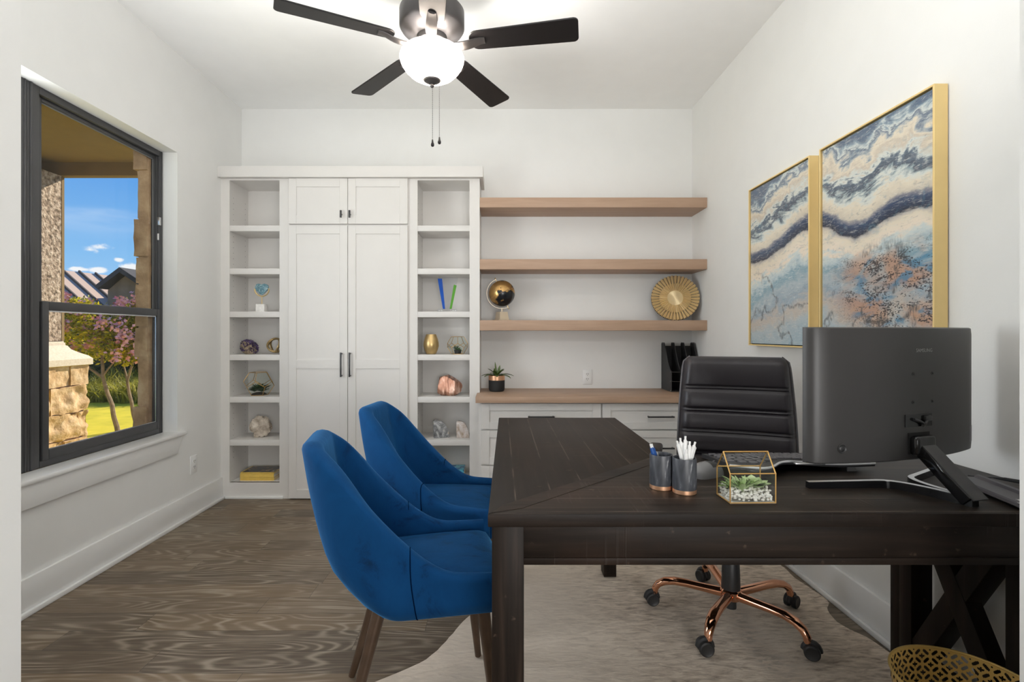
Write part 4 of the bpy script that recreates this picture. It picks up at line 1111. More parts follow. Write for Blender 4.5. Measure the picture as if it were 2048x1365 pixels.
for kk in range(5):
    a = math.radians(87+72*kk+20)
    ca, sa = math.cos(a), math.sin(a)
    prof = [(0.035, 0.103, 0.021, 0.019), (0.10, 0.108, 0.020, 0.0165), (0.17, 0.114, 0.0205, 0.0155), (0.22, 0.115, 0.0215, 0.0155), (0.258, 0.108, 0.0205, 0.0155), (0.285, 0.092, 0.018, 0.015), (0.298, 0.072, 0.015, 0.014), (0.301, 0.052, 0.0135, 0.0135)]
    b = B(); rings = []
    for i, (r, z, w_, h_) in enumerate(prof):
        p0 = prof[max(i-1, 0)]; p1 = prof[min(i+1, len(prof)-1)]
        tr, tz = p1[0]-p0[0], p1[1]-p0[1]; L = math.hypot(tr, tz); nr, nz_ = -tz/L, tr/L
        ring = []
        for q in range(16):
            th = 2*PI*q/16; su = math.sin(th)*h_; sv = math.cos(th)*w_
            rr = r+nr*su
            ring.append(b.verts.new((ca*rr-sa*sv, sa*rr+ca*sv, z+nz_*su)))
        rings.append(ring)
    ring_faces(b, rings); obj('base_arm', b, 'copper', oc, angle=70)
    # twin-wheel caster
    sw = a + 0.9*math.sin(kk*2.1+0.6)
    Mc = Matrix.Translation((ca*0.301, sa*0.301, 0)) @ Matrix.Rotation(sw, 4, 'Z')
    b = B(); tube(b, [(0, 0, 0.03), (0, 0, 0.056)], 0.011, 12); box(b, -0.016, 0.030, -0.008, 0.008, 0.018, 0.052, 0.005)
    tube(b, [(0.012-0.024*math.cos(t), 0, 0.028+0.027*math.sin(t)) for t in [PI*i/8 for i in range(9)]], 0.012, 10)
    bmesh.ops.transform(b, matrix=Mc, verts=b.verts[:])
    cs = obj('caster', b, 'black_plastic', oc)
    for s in (-1, 1):
        b = B(); lathe(b, [(0, -0.012), (0.022, -0.012), (0.0265, -0.009), (0.0275, -0.002), (0.0265, 0.006), (0.022, 0.009), (0.019, 0.0075), (0, 0.0075)], 28,
                       M=Mc @ Matrix.Translation((0.012, s*0.0165, 0.0275)) @ Matrix.Rotation(-s*PI/2, 4, 'X'))
        obj('wheel', b, 'black_plastic', cs)
# ---------------------------------------------------------------- things on the desk
mon = thing('monitor', 'large dark curved computer monitor seen from behind, on the desk', 'monitor', (1.09, 1.41, DZ), math.radians(17.5))
PZ0, PZ1 = 0.083, 0.436
def yf(x): return 1.5-math.sqrt(1.5*1.5-x*x)-0.026
def yb_(x, z=0.25):
    e = min(1, (0.31-abs(x))/0.05); e = math.sqrt(max(0, 1-(1-e)**2))
    return yf(x) - 0.014 - 0.016*e - 0.014*(1-(x/0.31)**2)
b = B(); xs = [-0.31+0.62*i/60 for i in range(61)]
zs = [PZ0, PZ0+0.003, PZ0+0.02] + [lerp(PZ0+0.02, PZ1-0.02, i/6) for i in range(1, 6)] + [PZ1-0.02, PZ1-0.003, PZ1]
def zin(i): return 0.006 if i in (0, len(zs)-1) else 0.0015 if i in (1, len(zs)-2) else 0
bk = [[b.verts.new((x, yb_(x)+zin(j), z)) for x in xs] for j, z in enumerate(zs)]
fr_ = [[b.verts.new((x, yf(x), z)) for x in xs] for z in zs]
for j in range(len(zs)-1):
    for i in range(60):
        b.faces.new((bk[j][i], bk[j][i+1], bk[j+1][i+1], bk[j+1][i])); b.faces.new((fr_[j][i+1], fr_[j][i], fr_[j+1][i], fr_[j+1][i+1]))
    b.faces.new((bk[j][0], bk[j+1][0], fr_[j+1][0], fr_[j][0])); b.faces.new((bk[j+1][60], bk[j][60], fr_[j][60], fr_[j+1][60]))
for i in range(60):
    b.faces.new((bk[0][i+1], bk[0][i], fr_[0][i], fr_[0][i+1])); b.faces.new((bk[-1][i], bk[-1][i+1], fr_[-1][i+1], fr_[-1][i]))
hs = obj('housing', b, 'monitor', mon, angle=40)
b = B(); grid(b, [[(x*0.975, yf(x*0.975)+0.0008, z) for x in xs] for z in (PZ0+0.018, PZ1-0.008)]); obj('screen', b, 'screen', mon)
for sx in (-0.0375, 0.0375):
    for sz in (0.237, 0.312):
        b = B(); y = yb_(sx+0.02); lathe(b, [(0, 0), (0.0042, 0), (0.0042, 0.0012), (0.002, 0.0012), (0.002, 0.0004), (0, 0.0004)], 14, M=Matrix.Translation((sx+0.02, y+0.0002, sz)) @ Matrix.Rotation(PI/2, 4, 'X'))
        obj('screw', b, 'gloss_black', mon)
M = Matrix(((1, 0, 0, 0.025), (0, 0, -1, yb_(0.02)-0.0002), (0, 1, 0, 0.374), (0, 0, 0, 1)))
MAT['logo'] = plain('logo print', (0.30, 0.30, 0.30), 0.4)
obj('logo_lettering', text_bm('SAMSUNG', 0.0135, 0.0002, M), 'logo', mon, smooth=False)
b = B(); box(b, -0.047, 0.053, yb_(0)-0.0008, yb_(0)+0.006, 0.172, 0.205); obj('port_recess', b, 'gloss_black', mon)
b = B()
tube(b, [(-0.02, yb_(0)-0.004, 0.192), (0.0, yb_(0)-0.007, 0.186), (0.018, yb_(0)-0.006, 0.178)], 0.004, 8); box(b, 0.02, 0.046, yb_(0.02)-0.008, yb_(0.02), 0.186, 0.200, 0.003)
tube(b, [(0.03, yb_(0)-0.005, 0.188), (0.015, yb_(0)-0.009, 0.180), (0.012, yb_(0)-0.004, 0.172)], 0.0035, 8)
obj('plug', b, 'black_plastic', mon)
b = B(); box(b, -0.043, -0.033, yb_(-0.04)-0.0012, yb_(-0.04), 0.186, 0.190); obj('port', b, 'silver', mon)
bx = -0.235
b = B(); lathe(b, [(0.010, 0), (0.0125, 0.0015), (0.011, 0.003), (0.008, 0.0012), (0.006, 0.0025), (0, 0.003)], 28, M=Matrix.Translation((bx, yb_(bx)+0.0004, 0.123)) @ Matrix.Rotation(PI/2, 4, 'X') @ Matrix.Rotation(-0.15, 4, 'Y'))
obj('joystick_button', b, 'black_plastic', mon)
b = B(); grid(b, [[(x, yb_(x)-0.0006, z) for x in (0.262, 0.272, 0.282, 0.292, 0.300)] for z in (0.107, 0.152)]); obj('rating_label', b, 'slate', mon)
b = B(); box(b, -0.036, 0.044, yb_(0)-0.0010, yb_(0)+0.01, 0.100, 0.156); obj('neck_socket', b, 'dark', mon)
b = B(); box(b, -0.033, 0.041, yb_(0)-0.022, yb_(0)+0.002, 0.098, 0.150, 0.010, 4); obj('neck_mount', b, 'gloss_black', mon)
b = B(); beam(b, (0.010, -0.050, 0.140), (0.006, -0.190, 0.010), 0.048, 0.030, up=(0, 1, -1), bev=0.003); nk = obj('stand_neck', b, 'gloss_black', mon)
b = B(); beam(b, (0.010, -0.063, 0.150), (0.006, -0.2065, 0.0175), 0.050, 0.004, up=(0, 1, -1), bev=0.001); obj('neck_back_plate', b, 'monitor', nk)
def foot_path(s):
    P0, P1, P2, P3 = Vector((s*0.255, 0.040, 0)), Vector((s*0.065, -0.012, 0)), Vector((s*0.008, -0.030, 0)), Vector((s*0.004, -0.198, 0))
    a_ = [P0.lerp(P1, i/6) for i in range(6)]
    c_ = [(1-t)**2*P1 + 2*t*(1-t)*P2 + t*t*P3 for t in [i/8 for i in range(9)]]
    return a_+c_
for s in (-1, 1):
    P = foot_path(s); b = B(); rings = []; b2 = B(); r2 = []
    for i, p in enumerate(P):
        t = (P[min(i+1, len(P)-1)]-P[max(i-1, 0)]).normalized(); nn = Vector((-t.y, t.x, 0))
        w_ = 0.008 if i < 6 else 0.0085; h_ = lerp(0.0165, 0.021, i/len(P))
        rings.append([b.verts.new(p+nn*w_), b.verts.new(p-nn*w_), b.verts.new(p-nn*(w_-0.001)+Vector((0, 0, h_))), b.verts.new(p+nn*(w_-0.001)+Vector((0, 0, h_)))])
        r2.append([b2.verts.new(p+nn*(w_-0.0015)+Vector((0, 0, h_+0.0001))), b2.verts.new(p-nn*(w_-0.0015)+Vector((0, 0, h_+0.0001))), b2.verts.new(p-nn*(w_-0.0015)+Vector((0, 0, h_+0.0012))), b2.verts.new(p+nn*(w_-0.0015)+Vector((0, 0, h_+0.0012)))])
    ring_faces(b, rings); ring_faces(b2, r2)
    ft = obj('stand_foot', b, 'gloss_black', mon); obj('foot_trim', b2, 'silver', ft)

# keyboard: curved, silver rimmed, standing on flip-out feet
kb = thing('keyboard', 'black curved ergonomic keyboard with silver edge, behind the monitor', 'keyboard', (0.905, 1.572, DZ))
def kq(u, v, dz=0.0):
    # u along the width, v from the edge facing the viewer to the typist's edge
    x = lerp(-0.225, 0.225, u)
    y0 = -0.05 - 0.085*math.exp(-((u-0.18)/0.16)**2) + 0.02*math.sin(PI*u)
    y = lerp(y0, 0.13, v)
    z = 0.032 - 0.018*v + 0.006*math.sin(2*PI*u)*(1-v)
    return Vector((x, y, z+dz))
b = B(); nu, nv = 40, 6
tp = [[b.verts.new(kq(i/nu, j/nv)) for j in range(nv+1)] for i in range(nu+1)]
bt = [[b.verts.new(kq(i/nu, j/nv, -0.013)) for j in range(nv+1)] for i in range(nu+1)]
for i in range(nu):
    for j in range(nv):
        b.faces.new((tp[i][j], tp[i+1][j], tp[i+1][j+1], tp[i][j+1])); b.faces.new((bt[i+1][j], bt[i][j], bt[i][j+1], bt[i+1][j+1]))
    b.faces.new((tp[i+1][0], tp[i][0], bt[i][0], bt[i+1][0])); b.faces.new((tp[i][nv], tp[i+1][nv], bt[i+1][nv], bt[i][nv]))
for j in range(nv):
    b.faces.new((tp[0][j], tp[0][j+1], bt[0][j+1], bt[0][j])); b.faces.new((tp[nu][j+1], tp[nu][j], bt[nu][j], bt[nu][j+1]))
kbb = obj('body', b, 'black_plastic', kb)
b = B(); tube(b, [kq(i/40, 0, -0.004)+Vector((0, -0.002, 0)) for i in range(41)], 0.0035, 8); obj('silver_rim', b, 'silver_rim', kb)
b = B()
for r in range(5):
    v = 0.22+0.145*r
    for i in range(15):
        u = 0.04+0.062*i
        if u > 0.95: continue
        c = kq(u+0.01*(r % 2), v)
        box(b, c.x-0.0115, c.x+0.0115, c.y-0.0085, c.y+0.0085, c.z-0.001, c.z+0.006, 0.0015, 1)
tag(obj('keys', b, 'slate', kb), None, None, None, 'stuff')
b = B(); box(b, -0.028, 0.06, -0.075, -0.063, 0.029, 0.0345, 0.001); obj('indicator_strip', b, 'silver', kb)
for x in (-0.13, 0.165):
    y = -0.035
    b = B(); prism(b, [(-0.014, 0), (0.014, 0), (0.010, 0.022), (-0.010, 0.022)], -0.002, 0.002, M=Matrix(((1, 0, 0, x), (0, 0.25, 1, y), (0, 1, 0, 0), (0, 0, 0, 1)))); obj('flip_foot', b, 'grey_plastic', kb)
b = B(); box(b, -0.2, 0.2, 0.10, 0.122, 0, 0.006); obj('rubber_foot', b, 'black_plastic', kb)

# mouse
ms = thing('computer_mouse', 'grey computer mouse lying between the pen cups and the glass house', 'mouse', (0.608, 1.492, DZ), math.radians(28))
b = B(); rows = []
for i in range(13):
    t = i/12; x = lerp(-0.058, 0.058, t)
    w_ = 0.033*math.sqrt(max(0.0, 1-(2*t-1)**4))+0.0005; h_ = 0.040*math.sqrt(max(0, 1-((t-0.52)/0.54)**2))+0.001
    rows.append([Vector((x, w_*math.cos(a), max(0.0, h_*math.sin(a)**0.8 if math.sin(a) > 0 else 0))) for a in [PI*j/14 for j in range(15)]])
vs = grid(b, rows); b.faces.new(vs[0]); b.faces.new(list(reversed(vs[-1])))
b.faces.new([r_[0] for r_ in vs]+[r_[-1] for r_ in reversed(vs)])
obj('body', b, 'grey_plastic', ms, angle=60)
b = B(); grid(b, [[p+Vector((0, 0, 0.0008)) for p in r_[3:12]] for r_ in rows[6:12]]); obj('button_panel', b, 'black_plastic', ms)
b = B(); lathe(b, [(0, -0.003), (0.008, -0.003), (0.009, 0), (0.008, 0.003), (0, 0.003)], 20, M=Matrix.Translation((0.035, 0, 0.031)) @ Matrix.Rotation(PI/2, 4, 'X')); obj('scroll_wheel', b, 'slate', ms)

# two grey marbled pen cups with copper bases
def pen_cup(loc, label):
    t = thing('pen_cup', label, 'pen cup', loc, 0, 'marbled pen cups')
    b = B(); lathe(b, [(0.0305, 0.011), (0.031, 0.03), (0.0305, 0.088), (0.0295, 0.092), (0.027, 0.0915), (0.026, 0.088), (0.0265, 0.014), (0, 0.012)], 48); obj('cup_body', b, 'marble_cup', t)
    b = B(); lathe(b, [(0, 0), (0.0295, 0), (0.0305, 0.001), (0.0305, 0.011), (0, 0.0112)], 48); obj('base_band', b, 'copper_soft', t)
    return t
MAT['copper_soft'] = plain('brushed copper', (0.80, 0.46, 0.28), 0.35, metal=0.8, vary=0.06)
pen_cup((0.438, 1.372, DZ), 'grey marbled cup with copper base holding the blue pens')
pen_cup((0.487, 1.334, DZ), 'grey marbled cup with copper base holding the white pens')
def pen(mat, label, group, foot, head, clip=0.0):
    foot = Vector(foot); head = Vector(head); d = (head-foot); L = d.length; d.normalize()
    t = thing('pen', label, 'pen', foot, 0, group)
    R = d.to_track_quat('Z', 'Y').to_matrix().to_4x4() @ Matrix.Rotation(clip, 4, 'Z')
    b = B(); lathe(b, [(0, 0), (0.0015, 0.001), (0.0045, 0.016), (0.005, 0.05), (0.005, L-0.022), (0.0042, L-0.012), (0.0042, L-0.010), (0, L-0.010)], 16, M=R); obj('barrel', b, mat, t)
    b = B(); lathe(b, [(0.0026, L-0.0105), (0.0028, L), (0, L+0.0005)], 12, M=R); obj('push_button', b, 'white_plastic', t)
    b = B(); box(b, -0.0022, 0.0022, 0.0052, 0.0072, L-0.048, L-0.014, 0.0006, 1); box(b, -0.0022, 0.0022, 0.003, 0.0072, L-0.018, L-0.013); bmesh.ops.transform(b, matrix=R, verts=b.verts[:]); obj('clip', b, mat, t)
zc = DZ+0.0145
cx, cy = 0.487, 1.334
for (fx, fy), (hx, hy, hz), lab, ck in (
    ((0.012, -0.004), (-0.021, -0.004, 0.136), 'white retractable pen at the far end of its row, leaning nearest the blue pens', 0.3),
    ((0.006, 0.010), (-0.006, 0.014, 0.140), 'white retractable pen behind the others, just beside the tallest white pen', 0.0),
    ((0.000, 0.002), (0.0065, 0.010, 0.146), 'tallest upright white retractable pen in the middle of the cup', 2.5),
    ((0.002, -0.012), (0.0145, 0.000, 0.134), 'short white retractable pen between the tallest and the outward leaning pen', 3.0),
    ((-0.006, -0.004), (0.0265, -0.006, 0.134), 'white retractable pen leaning out towards the glass house', 2.0),
    ((0.000, -0.015), (-0.002, -0.019, 0.117), 'shortest white retractable pen, at the front of the cup', 0.1)):
    pen('white_plastic', lab, 'white pens in the cup', (cx+fx, cy+fy, zc), (cx+hx, cy+hy, DZ+hz), ck)
cx, cy = 0.438, 1.372
pen('blue_pen', 'blue pen with a white push button, leaning on the cup rim', 'blue pens in the cup', (cx+0.002, cy+0.004, zc), (cx-0.029, cy+0.002, DZ+0.118), 0.5)
pen('blue_pen', 'blue pen with a pale clip, behind its twin in the cup', 'blue pens in the cup', (cx+0.008, cy+0.012, zc), (cx-0.022, cy+0.014, DZ+0.116), -1.2)

# glass house terrarium with gold edges
gh = thing('glass_terrarium', 'small gold-edged glass house terrarium standing on the desk', 'terrarium', (0.622, 1.279, DZ), math.radians(1.0))
hx, hy, hw_, hr = 0.0565, 0.036, 0.074, 0.120
cs_ = [(-hx, -hy), (hx, -hy), (hx, hy), (-hx, hy)]
E = []
for i in range(4):
    a, c = cs_[i], cs_[(i+1) % 4]
    E.append(((*a, 0.002), (*c, 0.002))); E.append(((*a, hw_), (*c, hw_))); E.append(((*a, 0.002), (*a, hw_)))
E = [e for e in E if not (e[0][2] == hw_ and e[1][2] == hw_ and e[0][0] == e[1][0])]
for s in (-1, 1): E += [((s*hx, -hy, hw_), (s*hx, 0, hr)), ((s*hx, hy, hw_), (s*hx, 0, hr))]
E.append(((-hx, 0, hr), (hx, 0, hr)))
b = B()
for a, c in E: tube(b, [a, c], 0.0017, 8)
for p in {p for e in E for p in e}: sphere(b, p, 0.0019, sub=1)

MAT['gold_edge'] = plain('gold leading', (0.60, 0.36, 0.12), 0.35, metal=0.7, vary=0.12, scale=40)
obj('gold_edging', b, 'gold_edge', gh)
def pane_(pts, nm='glass_pane'):
    b = B(); b.faces.new([b.verts.new(p) for p in pts]); obj(nm, b, 'thin_glass', gh, smooth=False)
pane_([(-hx, -hy, 0.003), (hx, -hy, 0.003), (hx, -hy, hw_), (-hx, -hy, hw_)]); pane_([(-hx, hy, 0.003), (hx, hy, 0.003), (hx, hy, hw_), (-hx, hy, hw_)])
for s in (-1, 1): pane_([(s*hx, -hy, 0.003), (s*hx, hy, 0.003), (s*hx, hy, hw_), (s*hx, 0, hr), (s*hx, -hy, hw_)])
pane_([(-hx, -hy, hw_), (hx, -hy, hw_), (hx, 0, hr), (-hx, 0, hr)])
b = B(); box(b, -hx, hx, -hy, hy, 0.0, 0.003); obj('floor_pane', b, 'white_stone', gh)
b = B(); rnd = random.Random(3)
for i in range(420):
    x = rnd.uniform(-hx+0.0055, hx-0.0055); y = rnd.uniform(-hy+0.0055, hy-0.0055)
    if i < 60: y = -hy+0.0055
    elif i < 95: x = -hx+0.0055
    hgt = 0.006+rnd.random()*(0.026+0.006*(y/hy*0.5+0.5)) 
    sphere(b, (x, y, 0.0065+(hgt*0.75 if i >= 95 else rnd.random()*0.018)), rnd.uniform(0.0028, 0.0046), (rnd.uniform(0.8, 1.3), rnd.uniform(0.8, 1.2), rnd.uniform(0.7, 1)), sub=2)
bmesh.ops.transform(b, matrix=MW[gh], verts=b.verts[:])
for v in b.verts: v.co += 0.0006*noise.noise_vector(v.co*400)
tag(obj('pebbles', b, 'pebble', angle=80), 'bed of small white pebbles in the glass house terrarium', 'pebbles', None, 'stuff')
def rosette(b, c, R, layers, n0, wd, el0, el1, rnd, curl=0.4, th=0.0006):
    for L in range(layers):
        f = L/max(1, layers-1); n = max(4, int(n0*(1-0.35*f)))
        for i in range(n):
            a = 2*PI*(i+0.5*(L % 2))/n+rnd.uniform(-0.15, 0.15); e = lerp(el0, el1, f)+rnd.uniform(-0.1, 0.1)
            leaf(b, c, (math.cos(a)*math.cos(e), math.sin(a)*math.cos(e), math.sin(e)), R*(1-0.45*f)*rnd.uniform(0.85, 1.1), wd*(1-0.3*f), curl=curl*(1-2*f), th=th)
def succulent(world, label, mat, *a, group=None, **k):
    b = B(); rosette(b, Vector(world), *a, **k)
    return tag(obj('succulent', b, mat, angle=80), label, 'succulent', group)
rn = random.Random(5)
wp = lambda x, y, z: MW[gh] @ Vector((x, y, z))
succulent(wp(-0.035, 0.006, 0.028), 'small spiky green succulent at the side of the glass house nearest the mouse', 'succ_pale', 0.034, 4, 11, 0.008, 0.3, 1.3, rn, group='succulents in the glass house')
succulent(wp(-0.016, -0.012, 0.024), 'slender aloe-like pale green succulent in the middle of the glass house', 'succ_pale', 0.056, 3, 7, 0.015, 0.7, 1.35, rn, curl=0.35, group='succulents in the glass house')
succulent(wp(0.020, 0.002, 0.032), 'broad rosette succulent of rounded pale leaves in the glass house', 'succ_pale', 0.040, 4, 8, 0.028, 0.15, 1.2, rn, curl=-0.4, group='succulents in the glass house')

# document scanner by the wall, with its cable
sc_ = thing('desk_device', 'long flat dark grey bar device lying along the wall end of the desk', 'device', (1.28, 1.30, DZ))
p0 = Vector((1.272, 1.420, DZ)); p1 = Vector((1.225, 1.184, DZ))
d2 = (p1-p0); L2 = d2.length; d2.normalize()
M2 = Matrix.Translation(p0) @ Matrix(((d2.x, -d2.y, 0, 0), (d2.y, d2.x, 0, 0), (0, 0, 1, 0), (0, 0, 0, 1)))
b = B()
prof = [(y*0.78, z) for y, z in [(0.0, 0.008), (0.003, 0.014), (0.010, 0.0165), (0.012, 0.0155), (0.066, 0.019), (0.072, 0.025), (0.082, 0.027), (0.092, 0.024), (0.095, 0.006), (0.006, 0.004)]]
rings = []
for k_ in range(2):
    rings.append([b.verts.new(M2 @ Vector((k_*L2, y, z))) for y, z in prof])
ring_faces(b, rings)
obj('casing', b, 'slate', sc_, world=True)
obj('lettering', text_bm('ADESSO', 0.0105, 0.0002, M2 @ Matrix.Translation((0.212, 0.022, 0.0168)) @ Matrix.Rotation(0.065, 4, 'X')), 'white_plastic', sc_, world=True, smooth=False)
b = B(); lathe(b, [(0.0045, 0), (0.0075, 0), (0.0075, 0.001), (0.0045, 0.001)], 20, M=M2 @ Matrix.Translation((L2-0.012, 0.0065, 0.0160))); obj('button_ring', b, 'silver', sc_, world=True)
b = B()
for xx in (0.02, L2-0.03): box(b, xx-0.008, xx+0.008, 0.012, 0.022, 0.0, 0.0045); box(b, xx-0.008, xx+0.008, 0.055, 0.068, 0.0, 0.006)
bmesh.ops.transform(b, matrix=M2, verts=b.verts[:]); obj('rubber_foot', b, 'black_plastic', sc_, world=True)
b = B()
tube(b, [(1.372, 1.48, DZ+0.003), (1.385, 1.435, DZ+0.010), (1.380, 1.39, DZ+0.022), (1.372, 1.35, DZ+0.028), (1.365, 1.325, DZ+0.029)], 0.0018, 8)
tube(b, [(1.345, 1.375, DZ+0.026), (1.353, 1.352, DZ+0.029), (1.362, 1.327, DZ+0.030), (1.368, 1.310, DZ+0.030)], [0.002, 0.0045, 0.0052, 0.005], 10)
tube(b, [(1.368, 1.310, DZ+0.030), (1.385, 1.27, DZ+0.028), (1.41, 1.23, DZ+0.012), (1.43, 1.185, DZ+0.003)], 0.0028, 8)
tag(obj('plug_cable', b, 'black_plastic'), 'thin black plug cable behind the grey bar device on the desk', 'cable')

# ---------------------------------------------------------------- gold waste basket under the desk
wb = thing('waste_basket', 'round pierced gold metal waste basket under the desk', 'waste basket', (1.12, 1.204, 0))
NB, NZ, HB = 552, 194, 0.34
b = B(); cache = {}
def wv(i, j):
    i %= NB
    if (i, j) not in cache:
        t = j/NZ; r = lerp(0.118, 0.152, t); a = 2*PI*i/NB
        cache[(i, j)] = b.verts.new((r*math.cos(a), r*math.sin(a), 0.006+(HB-0.006)*t))
    return cache[(i, j)]
def hole(U, V):
    s = U+V; t = U-V
    s -= round(s); t -= round(t)
    # quatrefoil at the middle of the cell
    q = min(math.hypot(abs(s)-0.10, abs(t)-0.10), 9)
    if q < 0.085 or (abs(s) < 0.12 and abs(t) < 0.12): return True
    for e, f_ in ((0.5-abs(s), abs(t)), (0.5-abs(t), abs(s))):
        if e < 0.075 and f_ < 0.30: return True
        if e < 0.12 and f_ < 0.20: return True
    return False
for j in range(NZ):
    for i in range(NB):
        V = (j+0.5)/NZ*8.1; U = (i+0.5)/NB*23
        if 4 < j < NZ-4 and hole(U, V): continue
        b.faces.new((wv(i, j), wv(i+1, j), wv(i+1, j+1), wv(i, j+1)))
obj('pierced_wall', b, 'gold_paint', wb, angle=80, recalc=False)
b = B(); tube(b, [(0.1525*math.cos(2*PI*k/64), 0.1525*math.sin(2*PI*k/64), HB) for k in range(64)], 0.0032, 8, closed=True); obj('rim', b, 'gold_paint', wb)
b = B(); lathe(b, [(0, 0.0), (0.116, 0.0), (0.119, 0.008), (0.115, 0.008), (0, 0.006)], 64); obj('base', b, 'gold_paint', wb)

# ---------------------------------------------------------------- on the counter and floating shelves
MAT['champagne'] = plain('champagne metal', (0.74, 0.62, 0.47), 0.32, metal=0.6, vary=0.05)
gl = thing('globe', 'small black and gold desk globe on the lowest floating shelf', 'globe', (0.014, 3.715, 1.273))
cz = 0.200; Rb = 0.096; tilt = math.radians(-24)
b = B(); sphere(b, (0, 0, 0), Rb, sub=5); b.transform(Matrix.Translation((0, 0, cz))); 
gb = obj('ball', b, 'globe', gl, angle=180)
# keep the map centred on the ball
for v in gb.data.vertices: v.co.z -= cz
gb.location = (0, 0, cz)
b = B(); RT = Matrix.Translation((0, 0, cz)) @ Matrix.Rotation(tilt, 4, 'Y')
arc = [RT @ Vector((-0.110*math.sin(t), 0, 0.110*math.cos(t))) for t in [math.radians(-2+184*i/40) for i in range(41)]]
rows = [[p+Vector((0, -0.007, 0)), p+(p-Vector((0, 0, cz))).normalized()*0.0022+Vector((0, -0.007, 0)), p+(p-Vector((0, 0, cz))).normalized()*0.0022+Vector((0, 0.007, 0)), p+Vector((0, 0.007, 0))] for p in arc]
vs = grid(b, rows, closed=True); b.faces.new(vs[0]); b.faces.new(list(reversed(vs[-1]))); obj('meridian_arm', b, 'champagne', gl)
b = B()
for s in (1, -1):
    tube(b, [RT @ Vector((0, 0, s*0.094)), RT @ Vector((0, 0, s*0.118))], 0.003, 8); sphere(b, RT @ Vector((0, 0, s*0.121)), 0.0055, sub=2)
obj('axis_pin', b, 'brass', gl)
b = B(); R2 = Matrix.Translation((0, 0, cz)) @ Matrix.Rotation(math.radians(-26), 4, 'Y')
tube(b, [R2 @ Vector((0.0965*math.cos(2*PI*k/64), 0.0965*math.sin(2*PI*k/64), 0)) for k in range(64)], 0.0011, 6, closed=True); obj('equator_line', b, 'copper_soft', gl)
b = B(); Q = Matrix.Rotation(math.radians(28), 4, 'Z')
def frust(bm, w0, w1, z0, z1):
    lo = [bm.verts.new(Q @ Vector((sx*w0, sy*w0, z0))) for sx, sy in ((-1, -1), (1, -1), (1, 1), (-1, 1))]
    hi = [bm.verts.new(Q @ Vector((sx*w1, sy*w1, z1))) for sx, sy in ((-1, -1), (1, -1), (1, 1), (-1, 1))]
    bm.faces.new(list(reversed(lo))); bm.faces.new(hi)
    for i in range(4): bm.faces.new((lo[i], lo[(i+1) % 4], hi[(i+1) % 4], hi[i]))
frust(b, 0.052, 0.052, 0, 0.006); frust(b, 0.038, 0.031, 0.006, 0.064); tube(b, [(0, 0, 0.06), (0, 0, 0.090)], 0.006, 12)

obj('pedestal', b, 'champagne', gl, angle=20)

# fluted gold plate leaning on the wall
MAT['plate_gold'] = plain('champagne gold', (0.88, 0.71, 0.43), 0.36, metal=0.55, vary=0.05)
pl = thing('decorative_plate', 'round fluted gold plate leaning at the wall end of the lowest floating shelf', 'plate', (1.286, 3.70, 1.273), math.radians(-14))
Mp = Matrix.Translation((0, 0.046, 0.1665)) @ Matrix.Rotation(math.radians(-12), 4, 'X') @ Matrix.Rotation(PI/2, 4, 'X')
b = B(); n = 480; rr = [0.003, 0.03, 0.056, 0.058, 0.075, 0.095, 0.108, 0.110, 0.112, 0.13, 0.15, 0.165, 0.170]
rows = []
for r in rr:
    row = []
    for k_ in range(n):
        a = 2*PI*k_/n
        if r < 0.057: h = 0.012+0.0009*math.sin(60*a)*(r/0.056); 
        elif r < 0.1105: h = 0.018 - 0.05*(r-0.058) + 0.0085*(abs(((a*44/(2*PI)) % 1)*2-1)*2-1)*(r/0.11)
        else: h = 0.011 + 0.10*(r-0.11) + 0.0125*(abs(((a*40/(2*PI)+0.25) % 1)*2-1)*2-1)*(r/0.17)
        row.append(Mp @ Vector((r*math.cos(a), r*math.sin(a), h)))
    rows.append(row)
vs = grid(b, rows, closed=True); b.faces.new(vs[0])
obj('fluted_face', b, 'plate_gold', pl, angle=25)
b = B(); lathe(b, [(0, 0), (0.165, 0), (0.1705, 0.004), (0.1705, 0.009), (0.16, 0.006), (0, 0.006)], 80, M=Mp); obj('back_rim', b, 'black_metal', pl)

# potted agave
pp = thing('potted_plant', 'small green agave in a black pot with a copper rim on the counter', 'plant', (-0.024, 3.695, 0.756))
b = B(); lathe(b, [(0, 0), (0.045, 0), (0.053, 0.004), (0.058, 0.016), (0.059, 0.083), (0.055, 0.083), (0, 0.08)], 44)
MAT['black_matte'] = plain('matte black', (0.012, 0.012, 0.013), 0.7)
obj('pot', b, 'black_matte', pp)
b = B(); lathe(b, [(0.0592, 0.0825), (0.0592, 0.115), (0.0575, 0.117), (0.055, 0.115), (0.055, 0.0825)], 44); obj('copper_rim', b, 'copper_soft', pp)
b = B(); lathe(b, [(0, 0.108), (0.0552, 0.106), (0.0552, 0.10), (0, 0.10)], 30); obj('soil', b, 'soil', pp)
b = B(); rp = random.Random(11)
for i in range(7):
    a = 2*PI*i/7+0.25; e = 0.42+rp.uniform(-0.1, 0.15); L = 0.125 if abs(math.cos(a)) > 0.5 else 0.10
    if math.cos(a) < -0.6: L = 0.112
    leaf(b, (0.008*math.cos(a), 0.008*math.sin(a), 0.108), (math.cos(a)*math.cos(e), math.sin(a)*math.cos(e), math.sin(e)), L, 0.030, curl=0.95, n=8, th=0.0008)
for i in range(5):
    a = 2*PI*i/5+0.6; e = 0.95+rp.uniform(-0.1, 0.1)
    leaf(b, (0.004*math.cos(a), 0.004*math.sin(a), 0.110), (math.cos(a)*math.cos(e), math.sin(a)*math.cos(e), math.sin(e)), 0.082, 0.026, curl=0.6, n=7, th=0.0008)
